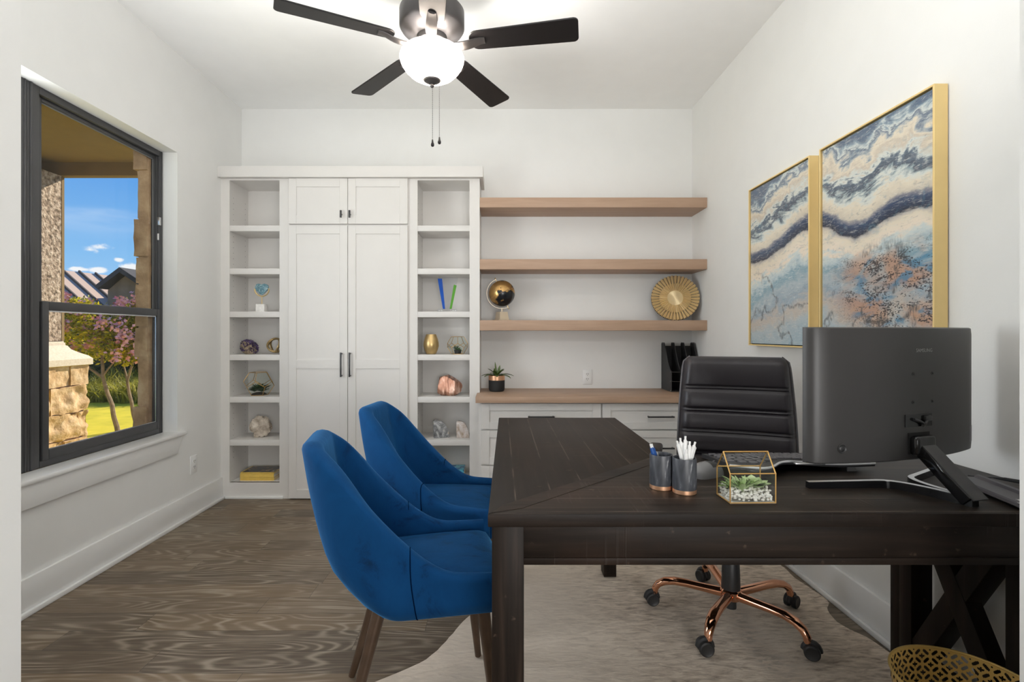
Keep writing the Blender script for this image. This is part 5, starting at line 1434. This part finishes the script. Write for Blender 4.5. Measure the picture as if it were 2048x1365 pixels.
leaf(b, (0, 0, 0.11), (-0.12, 0, 1), 0.108, 0.013, up=(0, 1, 0), curl=0.15, n=7, th=0.0008); leaf(b, (0.004, 0, 0.11), (0.25, -0.1, 1), 0.085, 0.02, up=(0, 1, 0), curl=-0.2, n=7, th=0.0008)
obj('leaves', b, 'plant_leaf', pp, angle=80)

# black mesh file organiser with four dividers
fo = thing('file_organizer', 'black wire mesh file sorter with stepped dividers on the counter', 'file sorter', (1.345, 3.75, 0.756))
OX, OY0, OY1 = 1.238, 3.645, 3.865
pf = [(OY1, 0.0), (OY1, 0.338), (OY1-0.008, 0.348), (OY1-0.058, 0.348), (OY1-0.066, 0.338)] + [(lerp(OY1-0.07, OY0, t), 0.145+0.19*(1-t)**1.7) for t in [i/10 for i in range(1, 11)]] + [(OY0, 0.0)]
for i in range(4):
    x = OX+0.0735*i
    b = B(); prism(b, [(y, z+0.756) for y, z in pf], -0.0008, 0.0008, M=Matrix(((0, 0, 1, x), (1, 0, 0, 0), (0, 1, 0, 0), (0, 0, 0, 1))))
    dv = obj('divider', b, 'mesh_black', fo, world=True)
    b = B(); tube(b, [(x, y, z+0.7595) for y, z in pf], 0.0032, 8, closed=True); obj('wire_rim', b, 'black_metal', dv, world=True)
b = B(); box(b, OX, OX+0.2205, OY1-0.002, OY1, 0.758, 0.756+0.325); tube(b, [(OX, OY1, 1.081), (OX+0.2205, OY1, 1.081)], 0.003, 8); obj('back_panel', b, 'mesh_black', fo, world=True)
b = B(); box(b, OX, OX+0.2205, OY0, OY1, 0.758, 0.760); obj('bottom_tray', b, 'mesh_black', fo, world=True)
b = B()
for z in (0.756+0.143, 0.756+0.075, 0.760): tube(b, [(OX, OY0, z), (OX+0.2205, OY0, z)], 0.0026, 8)
obj('front_rail', b, 'black_metal', fo, world=True)
b = B()
for z in (0.143, 0.075, 0.006): sphere(b, (OX-0.003, OY0+0.006, 0.756+z+0.002), 0.0032, sub=2)
obj('rivets', b, 'silver', fo, world=True)
# ---------------------------------------------------------------- objects in the bookcases
def rock(name, loc, size, mat, label, cat, seed, amp=0.18, fac=3.0, flat=0.0, planes=(), rz=0.0, sub=5):
    b = B(); vs = sphere(b, (0, 0, 0), 1.0, sub=sub)
    for v in vs:
        d = v.co.normalized()
        q = d*fac*0.5 + Vector((seed, seed*2.1, -seed))
        k = 1 + amp*noise.noise(q) + amp*0.5*noise.noise(q*2.7) + amp*0.22*noise.noise(q*7)
        p = d*k
        for n_, o_ in planes:
            n_ = Vector(n_).normalized(); e = p.dot(n_)-o_
            if e > 0: p -= n_*e*0.94
        v.co = Vector((p.x*size[0]/2, p.y*size[1]/2, p.z*size[2]/2))
    zmin = min(v.co.z for v in b.verts)
    cut = zmin + size[2]*0.07
    for v in b.verts: v.co.z = max(v.co.z, cut) - cut
    b.transform(Matrix.Translation(loc) @ Matrix.Rotation(rz, 4, 'Z'))
    return tag(obj(name, b, mat, angle=40), label, cat)

# blue heart agate on a brass ring stand
hs_ = thing('agate_stand', 'heart-shaped teal stone slice held in a brass ring on a white cube', 'ornament', (-1.728, 3.665, 1.335))
b = B(); box(b, -0.031, 0.031, -0.031, 0.031, 0, 0.056, 0.002); obj('base', b, 'white_stone', hs_)
b = B(); tube(b, [(0, 0, 0.055), (0, 0, 0.114)], 0.0028, 10); tube(b, [(0.052*math.cos(t), 0, 0.166+0.052*math.sin(t)) for t in [math.radians(178+184*i/36) for i in range(37)]], 0.004, 10)
for s in (-1, 1): tube(b, [(s*0.052, 0, 0.166), (s*0.038, 0, 0.168)], 0.003, 8)
obj('ring_stand', b, 'gold', hs_)
b = B(); out = []
for i in range(48):
    t = 2*PI*i/48
    x = 16*math.sin(t)**3; y = 13*math.cos(t)-5*math.cos(2*t)-2*math.cos(3*t)-math.cos(4*t)
    r = 1+0.05*noise.noise(Vector((math.cos(t)*2, math.sin(t)*2, 3)))
    q = Vector((x, y+2)); c_ = Vector((math.sin(t), math.cos(t)))*15
    q = q.lerp(c_, 0.45)*r
    out.append((q.x*0.0031, q.y*0.0030+0.168))
prism(b, out[::-1], -0.006, 0.006, bev=0.002, M=Matrix(((1, 0, 0, 0), (0, 0, 1, 0), (0, 1, 0, 0), (0, 0, 0, 1)))); obj('stone_slice', b, 'blue_agate', hs_)

# amethyst cluster
am = thing('amethyst', 'dark purple amethyst cluster on a shelf of the window side bookcase', 'crystal', (-1.836, 3.70, 1.0275))
b = B(); vs = sphere(b, (0, 0, 0.045), 1.0, sub=4)
for v in vs:
    d = (v.co-Vector((0, 0, 0.045))).normalized(); k = 1+0.15*noise.noise(d*1.6)+0.08*noise.noise(d*5)
    v.co = Vector((d.x*0.060*k*(1.0 if d.z < 0.3 else 0.92), d.y*0.04*k, 0.046+d.z*0.056*k+0.012*(-d.x)))
for v in b.verts: v.co.z = max(0.0, v.co.z)
obj('matrix_rock', b, 'matrix', am, angle=50)
b = B(); ra = random.Random(9)
for i in range(420):
    a = ra.uniform(0, 2*PI); e = ra.uniform(-0.6, 1.3)
    d = Vector((math.cos(a)*math.cos(e), math.sin(a)*math.cos(e), math.sin(e)))
    if d.y > 0.6: continue
    p = Vector((d.x*0.058, d.y*0.038, 0.047+d.z*0.053-0.011*d.x))
    if p.z < 0.018 and ra.random() < 0.7: continue
    if p.z < 0.01: continue
    s = ra.uniform(0.004, 0.008)
    u = d.orthogonal().normalized(); w_ = d.cross(u)
    dd = (d+0.5*Vector((ra.uniform(-1, 1), ra.uniform(-1, 1), ra.uniform(-0.4, 1)))).normalized()
    ring = [b.verts.new(p + (u*math.cos(k*PI/3+i)+w_*math.sin(k*PI/3+i))*s*0.6) for k in range(6)]
    r2 = [b.verts.new(v.co + dd*s*0.7) for v in ring]
    tip = b.verts.new(p+dd*s*1.7)
    for k in range(6):
        j = (k+1) % 6; b.faces.new((ring[k], ring[j], r2[j], r2[k])); b.faces.new((r2[k], r2[j], tip))
obj('crystals', b, 'amethyst', am, smooth=False)

# brass knot of three interlocked bands
kn = thing('knot_sculpture', 'brass knot sculpture of looped bands beside the amethyst', 'sculpture', (-1.648, 3.70, 1.0275))
for i, (rx, ry, rz_) in enumerate(((70, 0, 20), (80, 50, -40), (40, -60, 60))):
    R = Matrix.Translation((0, 0, 0.0645)) @ Euler((math.radians(rx), math.radians(ry), math.radians(rz_))).to_matrix().to_4x4()
    b = B(); rows = []
    for k in range(56):
        t = 2*PI*k/56; row = []
        for q in range(10):
            a = 2*PI*q/10; r = 0.054-0.003*i+0.0045*math.cos(a); z = 0.0105*math.sin(a)+0.008*math.sin(2*t+i)
            row.append(R @ Vector((r*math.cos(t), r*math.sin(t), z)))
        rows.append(row)
    rows.append(rows[0])
    vs = grid(b, rows[:-1], closed=True)
    for q in range(10): b.faces.new((vs[-1][q], vs[-1][(q+1) % 10], vs[0][(q+1) % 10], vs[0][q]))
    obj('band', b, 'brass', kn, angle=70)

# dodecahedron terrariums
phi = (1+5**0.5)/2
DV = [Vector(p).normalized() for p in [(x, y, z) for x in (-1, 1) for y in (-1, 1) for z in (-1, 1)] + [(0, a/phi, c*phi) for a in (-1, 1) for c in (-1, 1)] + [(a/phi, c*phi, 0) for a in (-1, 1) for c in (-1, 1)] + [(a*phi, 0, c/phi) for a in (-1, 1) for c in (-1, 1)]]
DE = [(i, j) for i in range(20) for j in range(i+1, 20) if (DV[i]-DV[j]).length < 0.72]
FN = [Vector(p).normalized() for p in [(a, 0, c*phi) for a in (-1, 1) for c in (-1, 1)] + [(0, a*phi, c) for a in (-1, 1) for c in (-1, 1)] + [(a*phi, c, 0) for a in (-1, 1) for c in (-1, 1)]]
def terrarium(loc, R, spin, label, wire, mat_wire='gold_edge', squash=1.0):
    t = thing('glass_terrarium', label, 'terrarium', loc, 0)
    # one face down
    q = FN[0].rotation_difference(Vector((0, 0, -1)))
    low = min((f for f in (q.to_matrix() @ n_ for n_ in FN) if -0.6 < f.z < -0.3), key=lambda f: f.y)
    Rm = Matrix.Rotation(-PI/2 + spin - math.atan2(low.y, low.x), 3, 'Z') @ q.to_matrix()
    P = [Rm @ v*R for v in DV]
    for p in P: p.z *= squash
    z0 = min(p.z for p in P)
    P = [p-Vector((0, 0, z0-wire)) for p in P]
    b = B()
    for i, j in DE: tube(b, [P[i], P[j]], wire, 6)
    for p in P: sphere(b, p, wire*1.2, sub=1)
    obj('wire_frame', b, mat_wire, t)
    cen = sum(P, Vector())/20
    for fn in FN:
        n_ = Rm @ fn
        fv = sorted(range(20), key=lambda i: -(Rm @ DV[i]).dot(n_))[:5]
        c_ = sum((P[i] for i in fv), Vector())/5
        u = (P[fv[0]]-c_).normalized(); v_ = n_.cross(u)
        fv.sort(key=lambda i: math.atan2((P[i]-c_).dot(v_), (P[i]-c_).dot(u)))
        if 0.3 < n_.z < 0.6 and n_.y < -0.5 and n_.x < 0: continue      # the open face
        b = B(); b.faces.new([b.verts.new(P[i]) for i in fv]); obj('glass_pane', b, 'thin_glass', t, smooth=False)
    return t
L5 = 0.7256
terrarium((-1.773, 3.715, L5), 0.104, 0.20, 'twelve-sided brass and glass terrarium of green succulents in the window side bookcase', 0.0019)
ro = random.Random(21)
b = B(); vs = sphere(b, (-1.773, 3.715, L5+0.003), 0.052, (1, 1, 0.35), sub=3)
for v in b.verts: v.co.z = max(L5+0.0035, v.co.z)
tag(obj('moss_bed', b, 'soil'), 'dark moss bed inside the larger twelve-sided terrarium', 'moss', None, 'stuff')
for i, (dx, dy, dz, s, lab) in enumerate(((-0.034, 0.0, 0.026, 0.052, 'spiky dark succulent at the window side of the larger twelve-sided terrarium'), (-0.002, 0.010, 0.03, 0.086, 'tallest upright dark succulent in the larger twelve-sided terrarium'), (0.026, -0.010, 0.026, 0.056, 'low star-shaped dark succulent at the front of the larger twelve-sided terrarium'))):
    succulent((-1.773+dx, 3.715+dy, L5+dz), lab, 'succ_dark', s, 4, 9, s*0.34, 0.45, 1.35, ro, curl=0.2, group='succulents in the larger twelve-sided terrarium')
L4 = 1.0275
terrarium((-0.311, 3.705, L4), 0.079, 0.10, 'twelve-sided wire and glass terrarium beside the gold vase', 0.0017)
b = B(); lathe(b, [(0, 0), (0.024, 0), (0.030, 0.03), (0.028, 0.03), (0, 0.027)], 5, c=(-0.311, 3.70, L4+0.0025)); tag(obj('planter', b, 'black_matte', angle=20), 'tiny black planter inside the terrarium beside the gold vase', 'planter')
succulent((-0.311+0.006, 3.70, L4+0.028), 'green rosette succulent in the terrarium beside the gold vase', 'succ_green', 0.034, 4, 10, 0.012, 0.2, 1.2, ro, group='succulents beside the gold vase')
succulent((-0.311-0.012, 3.712, L4+0.03), 'dark spiky haworthia rising behind the rosette in the terrarium by the gold vase', 'succ_dark', 0.047, 3, 6, 0.008, 0.8, 1.35, ro, group='succulents beside the gold vase')

rock('rock', (-1.757, 3.71, 0.418), (0.148, 0.11, 0.150), 'limerock', 'cream fossil-like rock on a low shelf of the window side bookcase', 'rock', 4.2, 0.30, 4.0, planes=(((0.5, -0.8, -0.4), 0.7), ((0.9, 0.1, 0.3), 0.9)))
rock('rock', (-0.378, 3.70, L5), (0.195, 0.12, 0.178), 'copper_rock', 'shiny copper-coloured rock on the shelf under the gold vase', 'rock', 8.8, 0.12, 2.6, planes=(((0.55, -0.1, 0.85), 0.62), ((-1, 0, 0.15), 0.72), ((0.9, -0.5, 0.1), 0.8), ((0, -1, 0.1), 0.7), ((-0.3, 0, 1), 0.8)))
def agate(loc, w_, h_, mat, label, rz):
    out = [(-w_*0.48, 0), (w_*0.5, 0)] + [(-w_*0.18+w_*0.68*math.cos(t), h_*(0.06+0.93*math.sin(t))) for t in [PI/2*i/10 for i in range(0, 11)]] + [(-w_*0.40, h_), (-w_*0.5, h_*0.93), (-w_*0.5, h_*0.5)]
    b = B(); prism(b, out, -0.028, 0.028, bev=0.003, M=Matrix.Translation(loc) @ Matrix.Rotation(rz, 4, 'Z') @ Matrix(((1, 0, 0, 0), (0, 0, -1, 0), (0, 1, 0, 0), (0, 0, 0, 1))))
    return tag(obj('agate_bookend', b, mat, angle=50), label, 'bookend', 'agate bookends')
agate((-0.432, 3.70, 0.418), 0.112, 0.124, 'grey_agate', 'dark grey and tan agate bookend beside a paler one', 0.25)
agate((-0.274, 3.70, 0.418), 0.092, 0.120, 'pale_agate', 'pale cream agate bookend beside the darker grey one', 0.1)

# crystal award with a blue and a green strip
aw = thing('glass_award', 'clear glass award with a blue and a green slanted strip', 'award', (-0.388, 3.69, 1.335))
FX_ = Matrix(((1, 0, 0, 0), (0, 0, 1, 0), (0, 1, 0, 0), (0, 0, 0, 1)))
b = B(); box(b, -0.068, 0.075, -0.025, 0.025, 0, 0.022, 0.003); obj('base', b, 'crystal', aw)
b = B(); prism(b, [(-0.022, 0.023), (0.032, 0.023), (0.082, 0.25), (-0.062, 0.262)], -0.008, 0.008, bev=0.001, M=FX_); obj('clear_panel', b, 'crystal', aw, smooth=False)
b = B(); prism(b, [(-0.028, 0.0225), (-0.012, 0.0225), (-0.034, 0.243), (-0.066, 0.243)], -0.013, -0.0085, M=FX_); tag(obj('glass_strip', b, 'award_blue', aw, smooth=False), 'blue strip')
b = B(); prism(b, [(0.021, 0.0225), (0.036, 0.0225), (0.072, 0.193), (0.052, 0.200)], -0.013, -0.0085, M=FX_); tag(obj('glass_strip', b, 'award_green', aw, smooth=False), 'green strip')

# gold vase
b = B(); lathe(b, [(0, 0.0), (0.030, 0.0), (0.036, 0.004), (0.048, 0.03), (0.0555, 0.06), (0.055, 0.085), (0.047, 0.115), (0.037, 0.140), (0.0355, 0.145), (0.033, 0.143), (0.040, 0.118), (0.045, 0.09), (0.04, 0.02), (0, 0.012)], 56, c=(-0.503, 3.69, L4))
MAT['vase_gold'] = plain('brushed gold', (0.62, 0.44, 0.20), 0.35, metal=0.85, vary=0.12, scale=18)
tag(obj('vase', b, 'vase_gold'), 'gold barrel-shaped vase beside the smaller terrarium', 'vase')

# magazines and books lying flat
def flat_book(x0, x1, y0, y1, z0, z1, label, cover, spine, name='magazine', group='yellow-spined magazines', rz=0.0):
    t = thing(name, label, 'magazine' if name == 'magazine' else 'book', ((x0+x1)/2, (y0+y1)/2, z0), rz, group)
    hx, hy, h = (x1-x0)/2, (y1-y0)/2, z1-z0
    b = B(); box(b, -hx+0.002, hx-0.002, -hy+0.0022, hy-0.001, 0.0012, h-0.0012); obj('pages', b, 'page', t)
    b = B(); box(b, -hx, hx, -hy, -hy+0.002, 0, h, 0.0005, 1); obj('spine', b, spine, t)
    b = B(); box(b, -hx, hx, -hy, hy, h-0.0011, h); box(b, -hx, hx, -hy, hy, 0, 0.0011); cv_ = obj('cover', b, spine, t)
    b = B(); box(b, -hx+0.010, hx-0.004, -hy+0.005, hy-0.004, h, h+0.0003); obj('cover_picture', b, cover, cv_)
z0 = 0.1155
for i, (h, dx, lab) in enumerate(((0.009, 0.0, 'bottommost yellow-spined magazine of the stack'), (0.012, 0.001, 'second yellow-spined magazine from the bottom of the stack'), (0.0275, -0.001, 'thickest yellow-spined magazine, just under the top one'), (0.010, 0.002, 'topmost yellow-bordered magazine with a black cover on the stack'))):
    flat_book(-1.876+dx, -1.632+dx, 3.645+0.4*abs(dx), 3.82, z0, z0+h, lab, 'cover_black', 'yellow'); z0 += h+0.0004
z0 = 0.1155
for i, (h, cov, sp_, lab) in enumerate(((0.030, 'cover_teal', 'yellow', 'lower book with a yellow spine, behind the blue chair'), (0.022, 'cover_teal', 'yellow', 'yellow-spined middle book of the pile behind the blue chair'), (0.020, 'cover_teal', 'cover_teal', 'top turquoise book of the pile behind the blue chair'))):
    flat_book(-0.445, -0.262, 3.66, 3.81, z0, z0+h, lab, cov, sp_, 'book', 'books behind the blue chair'); z0 += h+0.0004

# ---------------------------------------------------------------- outside the window
GZ = -0.10
b = B(); box(b, -40, WO-0.075, -6, 60, GZ-0.2, GZ); struct('ground', b, 'lawn', 'sunlit yellow-green lawn outside the window', smooth=False)
pr = thing('porch_roof', 'tan stucco porch ceiling and beam outside the window', 'porch roof', (-3.6, 1.5, 2.73))
b = B(); box(b, -4.95, WO-0.077, -3.0, 5.10, 2.86, 3.0); obj('roof_slab', b, 'stucco_roof', pr, world=True)
b = B(); box(b, -4.9, WO-0.077, 4.96, 5.04, 2.73, 2.86); obj('beam', b, 'stucco_roof', pr, world=True)
b = B(); box(b, -4.85, -4.65, -3.0, 4.96, 2.73, 2.86); obj('beam', b, 'stucco_roof', pr, world=True)

pc = thing('porch_column', 'tan stucco porch column on a rough limestone pier', 'column', (-4.52, 4.80, GZ))
b = B(); box(b, -4.72, -4.32, 4.60, 4.975, 1.10, 2.7295); obj('shaft', b, 'stucco', pc, world=True)
b = B(); box(b, -4.72, -4.317, 4.9755, 5.005, 1.105, 2.7295); obj('edge_trim', b, 'stucco_roof', pc, world=True)
b = B(); ctr = (-4.52, 4.80)
lay = [(0.86, 0.345), (0.866, 0.362), (0.925, 0.362), (0.935, 0.352), (0.955, 0.335), (0.985, 0.285), (1.02, 0.240), (1.055, 0.222), (1.06, 0.210), (1.085, 0.208), (1.09, 0.200), (1.105, 0.2)]
rings = [[b.verts.new((ctr[0]+sx*w_, ctr[1]+sy*w_, z)) for sx, sy in ((-1, -1), (1, -1), (1, 1), (-1, 1))] for z, w_ in lay]
ring_faces(b, rings); obj('cap', b, 'cast_stone', pc, world=True, angle=30)
courses = [(-0.10, 0.14, [0.42, 0.3]), (0.145, 0.40, [0.6, 0.12]), (0.405, 0.66, [0.22, 0.40]), (0.665, 0.86, [0.30, 0.17, 0.22])]
for ci, (za, zb2, ws) in enumerate(courses):
    y = 4.465; tot = sum(ws)
    for wi, w_ in enumerate(ws):
        ww = w_/tot*0.67
        b = B(); box(b, -4.86, -4.197+0.012*((ci+wi) % 2), y+0.004, y+ww-0.004, za+0.003, zb2-0.003)
        rough(b, 0.030 if ci < 3 else 0.010, 9, ci*3.1+wi*1.7, 15)
        obj('stone_block', b, 'limestone', pc, world=True, angle=50)
        y += ww
b = B(); box(b, -4.83, -4.215, 4.485, 5.115, GZ, 0.86); obj('mortar_core', b, 'stone_reveal', pc, world=True)

# crape myrtles in bloom
def myrtle(base, stems, blobs, nleaf, seed, label):
    rt = random.Random(seed)
    t = thing('crape_myrtle', label, 'tree', base, 0, 'crape myrtles outside the window')
    b = B()
    for pts, r0 in stems:
        P = [Vector(p) for p in pts]; Q = []
        for i in range(len(P)-1):
            for k in range(5): Q.append(P[i].lerp(P[i+1], k/5)+0.012*noise.noise_vector(P[i].lerp(P[i+1], k/5)*6))
        Q.append(P[-1]); Q[0].z = GZ-0.01 if abs(P[0].z-GZ) < 0.02 else Q[0].z
        tube(b, Q, [lerp(r0, r0*0.35, i/(len(Q)-1)) for i in range(len(Q))], 8)
    obj('trunk', b, 'bark', t, world=True)
    b = B(); bl = B()
    for i in range(nleaf):
        c, R = blobs[rt.randrange(len(blobs))]
        d = Vector((rt.gauss(0, 1), rt.gauss(0, 1), rt.gauss(0, 1))).normalized()*(rt.random()**0.45)
        p = Vector(c)+Vector((d.x*R[0], d.y*R[1], d.z*R[2]))
        if noise.noise(p*3.2+Vector((seed, 0, 0))) < -0.3: continue
        a = Vector((rt.uniform(-1, 1), rt.uniform(-1, 1), rt.uniform(-0.5, 0.7))).normalized(); u = a.orthogonal().normalized()
        u = (Matrix.Rotation(rt.uniform(0, 2*PI), 3, a) @ u); L, w_ = rt.uniform(0.045, 0.075), rt.uniform(0.022, 0.034)
        q = [b.verts.new(p), b.verts.new(p+a*L*0.5+u*w_/2), b.verts.new(p+a*L+u.cross(a)*0.01), b.verts.new(p+a*L*0.5-u*w_/2)]
        b.faces.new(q)
    obj('foliage', b, 'leaf', t, world=True, smooth=False, recalc=False)
    for c, R in blobs:
        for i in range(7):
            d = Vector((rt.uniform(-0.9, 0.9), rt.uniform(-1, -0.1), rt.uniform(-0.3, 1.0)))
            d = d.normalized()
            if rt.random() > 0.35+0.6*max(0, d.z): continue
            p = Vector(c)+Vector((d.x*R[0], d.y*R[1], d.z*R[2]))*1.02
            for k in range(34):
                q = p+Vector((rt.gauss(0, 0.042), rt.gauss(0, 0.04), rt.gauss(0, 0.05)))
                a = Vector((rt.uniform(-1, 1), rt.uniform(-1, 1), rt.uniform(-1, 1))).normalized(); u = a.orthogonal()*0.014
                vv = [bl.verts.new(q+u), bl.verts.new(q+a*0.026), bl.verts.new(q-u), bl.verts.new(q-a*0.026+u.cross(a)*0.5)]
                bl.faces.new(vv)
    obj('blossoms', bl, 'blossom', t, world=True, smooth=False, recalc=False)
    return t
myrtle((-4.92, 6.5, GZ), [([(-4.92, 6.5, GZ), (-5.0, 6.5, 0.25), (-5.13, 6.52, 0.62), (-5.2, 6.6, 0.95), (-5.25, 6.65, 1.35)], 0.030), ([(-5.12, 6.52, 0.60), (-5.28, 6.5, 0.72), (-5.40, 6.5, 0.92), (-5.5, 6.6, 1.2)], 0.018), ([(-5.13, 6.52, 0.62), (-5.0, 6.6, 0.85), (-4.85, 6.7, 1.0)], 0.012)],
       [((-5.45, 6.6, 1.32), (0.34, 0.3, 0.32)), ((-5.15, 6.5, 1.22), (0.38, 0.3, 0.36)), ((-5.3, 6.8, 1.05), (0.4, 0.3, 0.28)), ((-5.62, 6.7, 1.50), (0.22, 0.2, 0.24)), ((-4.95, 6.6, 1.0), (0.3, 0.3, 0.25)), ((-5.75, 6.8, 1.15), (0.3, 0.25, 0.3))], 9500, 3, 'pink-flowering crape myrtle with a forked trunk, nearest the porch column')
myrtle((-4.86, 6.75, GZ), [([(-4.86, 6.75, GZ), (-4.93, 6.76, 0.25), (-5.02, 6.8, 0.55), (-4.95, 6.85, 0.85), (-4.85, 6.9, 1.3)], 0.024), ([(-5.02, 6.8, 0.54), (-5.1, 6.85, 0.75), (-5.15, 6.9, 1.0)], 0.014)],
       [((-4.85, 6.85, 1.18), (0.34, 0.3, 0.34)), ((-4.62, 6.9, 1.35), (0.36, 0.3, 0.42)), ((-4.92, 6.95, 1.42), (0.34, 0.3, 0.25)), ((-4.55, 6.9, 1.72), (0.22, 0.2, 0.26)), ((-4.7, 6.8, 0.92), (0.3, 0.3, 0.2))], 8500, 8, 'pink-flowering crape myrtle with a single slim trunk beside the stone window edge')

# tall grass, hedge, neighbour's house
b = B(); rg = random.Random(14)
for i in range(9000):
    x = rg.uniform(-8.6, -5.2); y = rg.uniform(9.0, 11.2)
    if x < -9.76+(y-8.9)*0.344+1.0: continue
    if y < 9.0+0.5*noise.noise(Vector((x*1.1, 0, 3)))+0.3: continue
    h = rg.uniform(0.22, 0.62)*(0.75+0.5*noise.noise(Vector((x*0.9, y*0.9, 1)))); a = rg.uniform(0, 2*PI); w_ = rg.uniform(0.010, 0.02)
    u = Vector((math.cos(a), math.sin(a), 0)); ln = Vector((rg.gauss(0, 0.12), rg.gauss(0, 0.12), 0))
    p = Vector((x, y, GZ-0.01))
    q = [b.verts.new(p-u*w_), b.verts.new(p+u*w_), b.verts.new(p+ln*0.5+Vector((0, 0, h*0.65))+u*w_*0.7), b.verts.new(p+ln*0.5+Vector((0, 0, h*0.65))-u*w_*0.7), b.verts.new(p+ln*1.6+Vector((0, 0, h)))]
    b.faces.new((q[0], q[1], q[2], q[3])); b.faces.new((q[3], q[2], q[4]))
tag(obj('tall_grass', b, 'tall_grass', smooth=False, recalc=False), 'unmown tall grass along the far edge of the lawn', 'grass', None, 'stuff')
b = B(); rh = random.Random(4)
for i in range(9000):
    if i % 2: y = rh.uniform(9.6, 11.6); x = -9.76+(y-8.9)*0.344+rh.uniform(0.3, 0.8)
    else: y = rh.uniform(11.25, 11.75); x = rh.uniform(-7.9, -5.4)
    z = GZ+rh.uniform(0.0, 1.15)+0.15*noise.noise(Vector((x, 0, 0)))
    a = Vector((rh.uniform(-1, 1), rh.uniform(-1, 1), rh.uniform(-1, 1))).normalized(); u = a.orthogonal()*0.06
    b.faces.new([b.verts.new(Vector((x, y, z))+u), b.verts.new(Vector((x, y, z))+a*0.12), b.verts.new(Vector((x, y, z))-u)])
tag(obj('hedge', b, 'hedge', smooth=False, recalc=False), 'dark low hedge in front of the neighbouring house', 'hedge', None, 'stuff')

nb = thing('neighbor_house', 'neighbouring house with a brown standing seam roof and a dark gabled wing', 'house', (-11, 13.5, GZ))
A0 = Vector((-11.6, 9.6, 2.76)); A1 = Vector((-10.12, 13.9, 2.70)); dn = Vector((0.94, -0.34, -0.62))*2.1
def roof_slab(b, p, q, r, s, th=0.06):
    n_ = (q-p).cross(s-p).normalized()
    if n_.z < 0: n_ = -n_
    lo = [b.verts.new(v-n_*th) for v in (p, q, r, s)]; hi = [b.verts.new(v) for v in (p, q, r, s)]
    b.faces.new(lo); b.faces.new(hi)
    for i in range(4): b.faces.new((lo[i], lo[(i+1) % 4], hi[(i+1) % 4], hi[i]))
b = B(); roof_slab(b, A0, A1, A1+dn, A0+dn); back = Vector((-0.94, 0.34, -0.62))*0.6; roof_slab(b, A0, A1, A1+back, A0+back)
rf = obj('roof', b, 'metal_roof', nb, world=True, smooth=False)
b = B(); L = (A1-A0); n_ = L.cross(dn).normalized(); n_ = n_ if n_.z > 0 else -n_
for i in range(12):
    p = A0.lerp(A1, (i+0.5)/12); beam(b, p+n_*0.02, p+dn+n_*0.02, 0.035, 0.06, up=n_)
obj('roof_seams', b, 'seam_dark', rf, world=True)
b = B(); e0, e1 = A0+dn*0.93-Vector((0, 0, 0.06)), A1+dn*0.93-Vector((0, 0, 0.06))
for f_, mm in ((0.0, 0),):
    vs = [e0, e1, Vector((e1.x, e1.y, GZ)), Vector((e0.x, e0.y, GZ))]
    th = Vector((-0.94, 0.34, 0))*0.2
    lo = [b.verts.new(v) for v in vs]; hi = [b.verts.new(v+th) for v in vs]
    b.faces.new(lo); b.faces.new(list(reversed(hi)))
    for i in range(4): b.faces.new((lo[i], hi[i], hi[(i+1) % 4], lo[(i+1) % 4]))
obj('wall', b, 'house_grey', nb, world=True, smooth=False)
# its dark gabled wing
pk = Vector((-8.86, 12.0, 2.72)); el = Vector((-9.42, 12.0, 2.30)); er = Vector((-7.2, 12.0, 1.62)); dp = Vector((0.35, 3.5, 0))
b = B(); roof_slab(b, pk+Vector((0, -0.25, 0.0)), pk+dp, el+dp, el+Vector((0, -0.25, 0)), 0.10); roof_slab(b, pk+Vector((0, -0.25, 0)), pk+dp, er+dp, er+Vector((0, -0.25, 0)), 0.10)
tag(obj('gable_roof', b, 'fascia', nb, world=True, smooth=False), 'dark gable roof')
b = B(); poly = [el+Vector((0.1, 0, -0.1)), pk+Vector((0, 0, -0.12)), er+Vector((0, 0, -0.1)), Vector((er.x, 12.0, GZ)), Vector((el.x+0.1, 12.0, GZ))]
lo = [b.verts.new(v) for v in poly]; hi = [b.verts.new(v+dp*0.9) for v in poly]
b.faces.new(lo); b.faces.new(list(reversed(hi)))
for i in range(5): b.faces.new((lo[i], hi[i], hi[(i+1) % 5], lo[(i+1) % 5]))
tag(obj('gable_wall', b, 'house_wall', nb, world=True, smooth=False), 'brown gable wall')
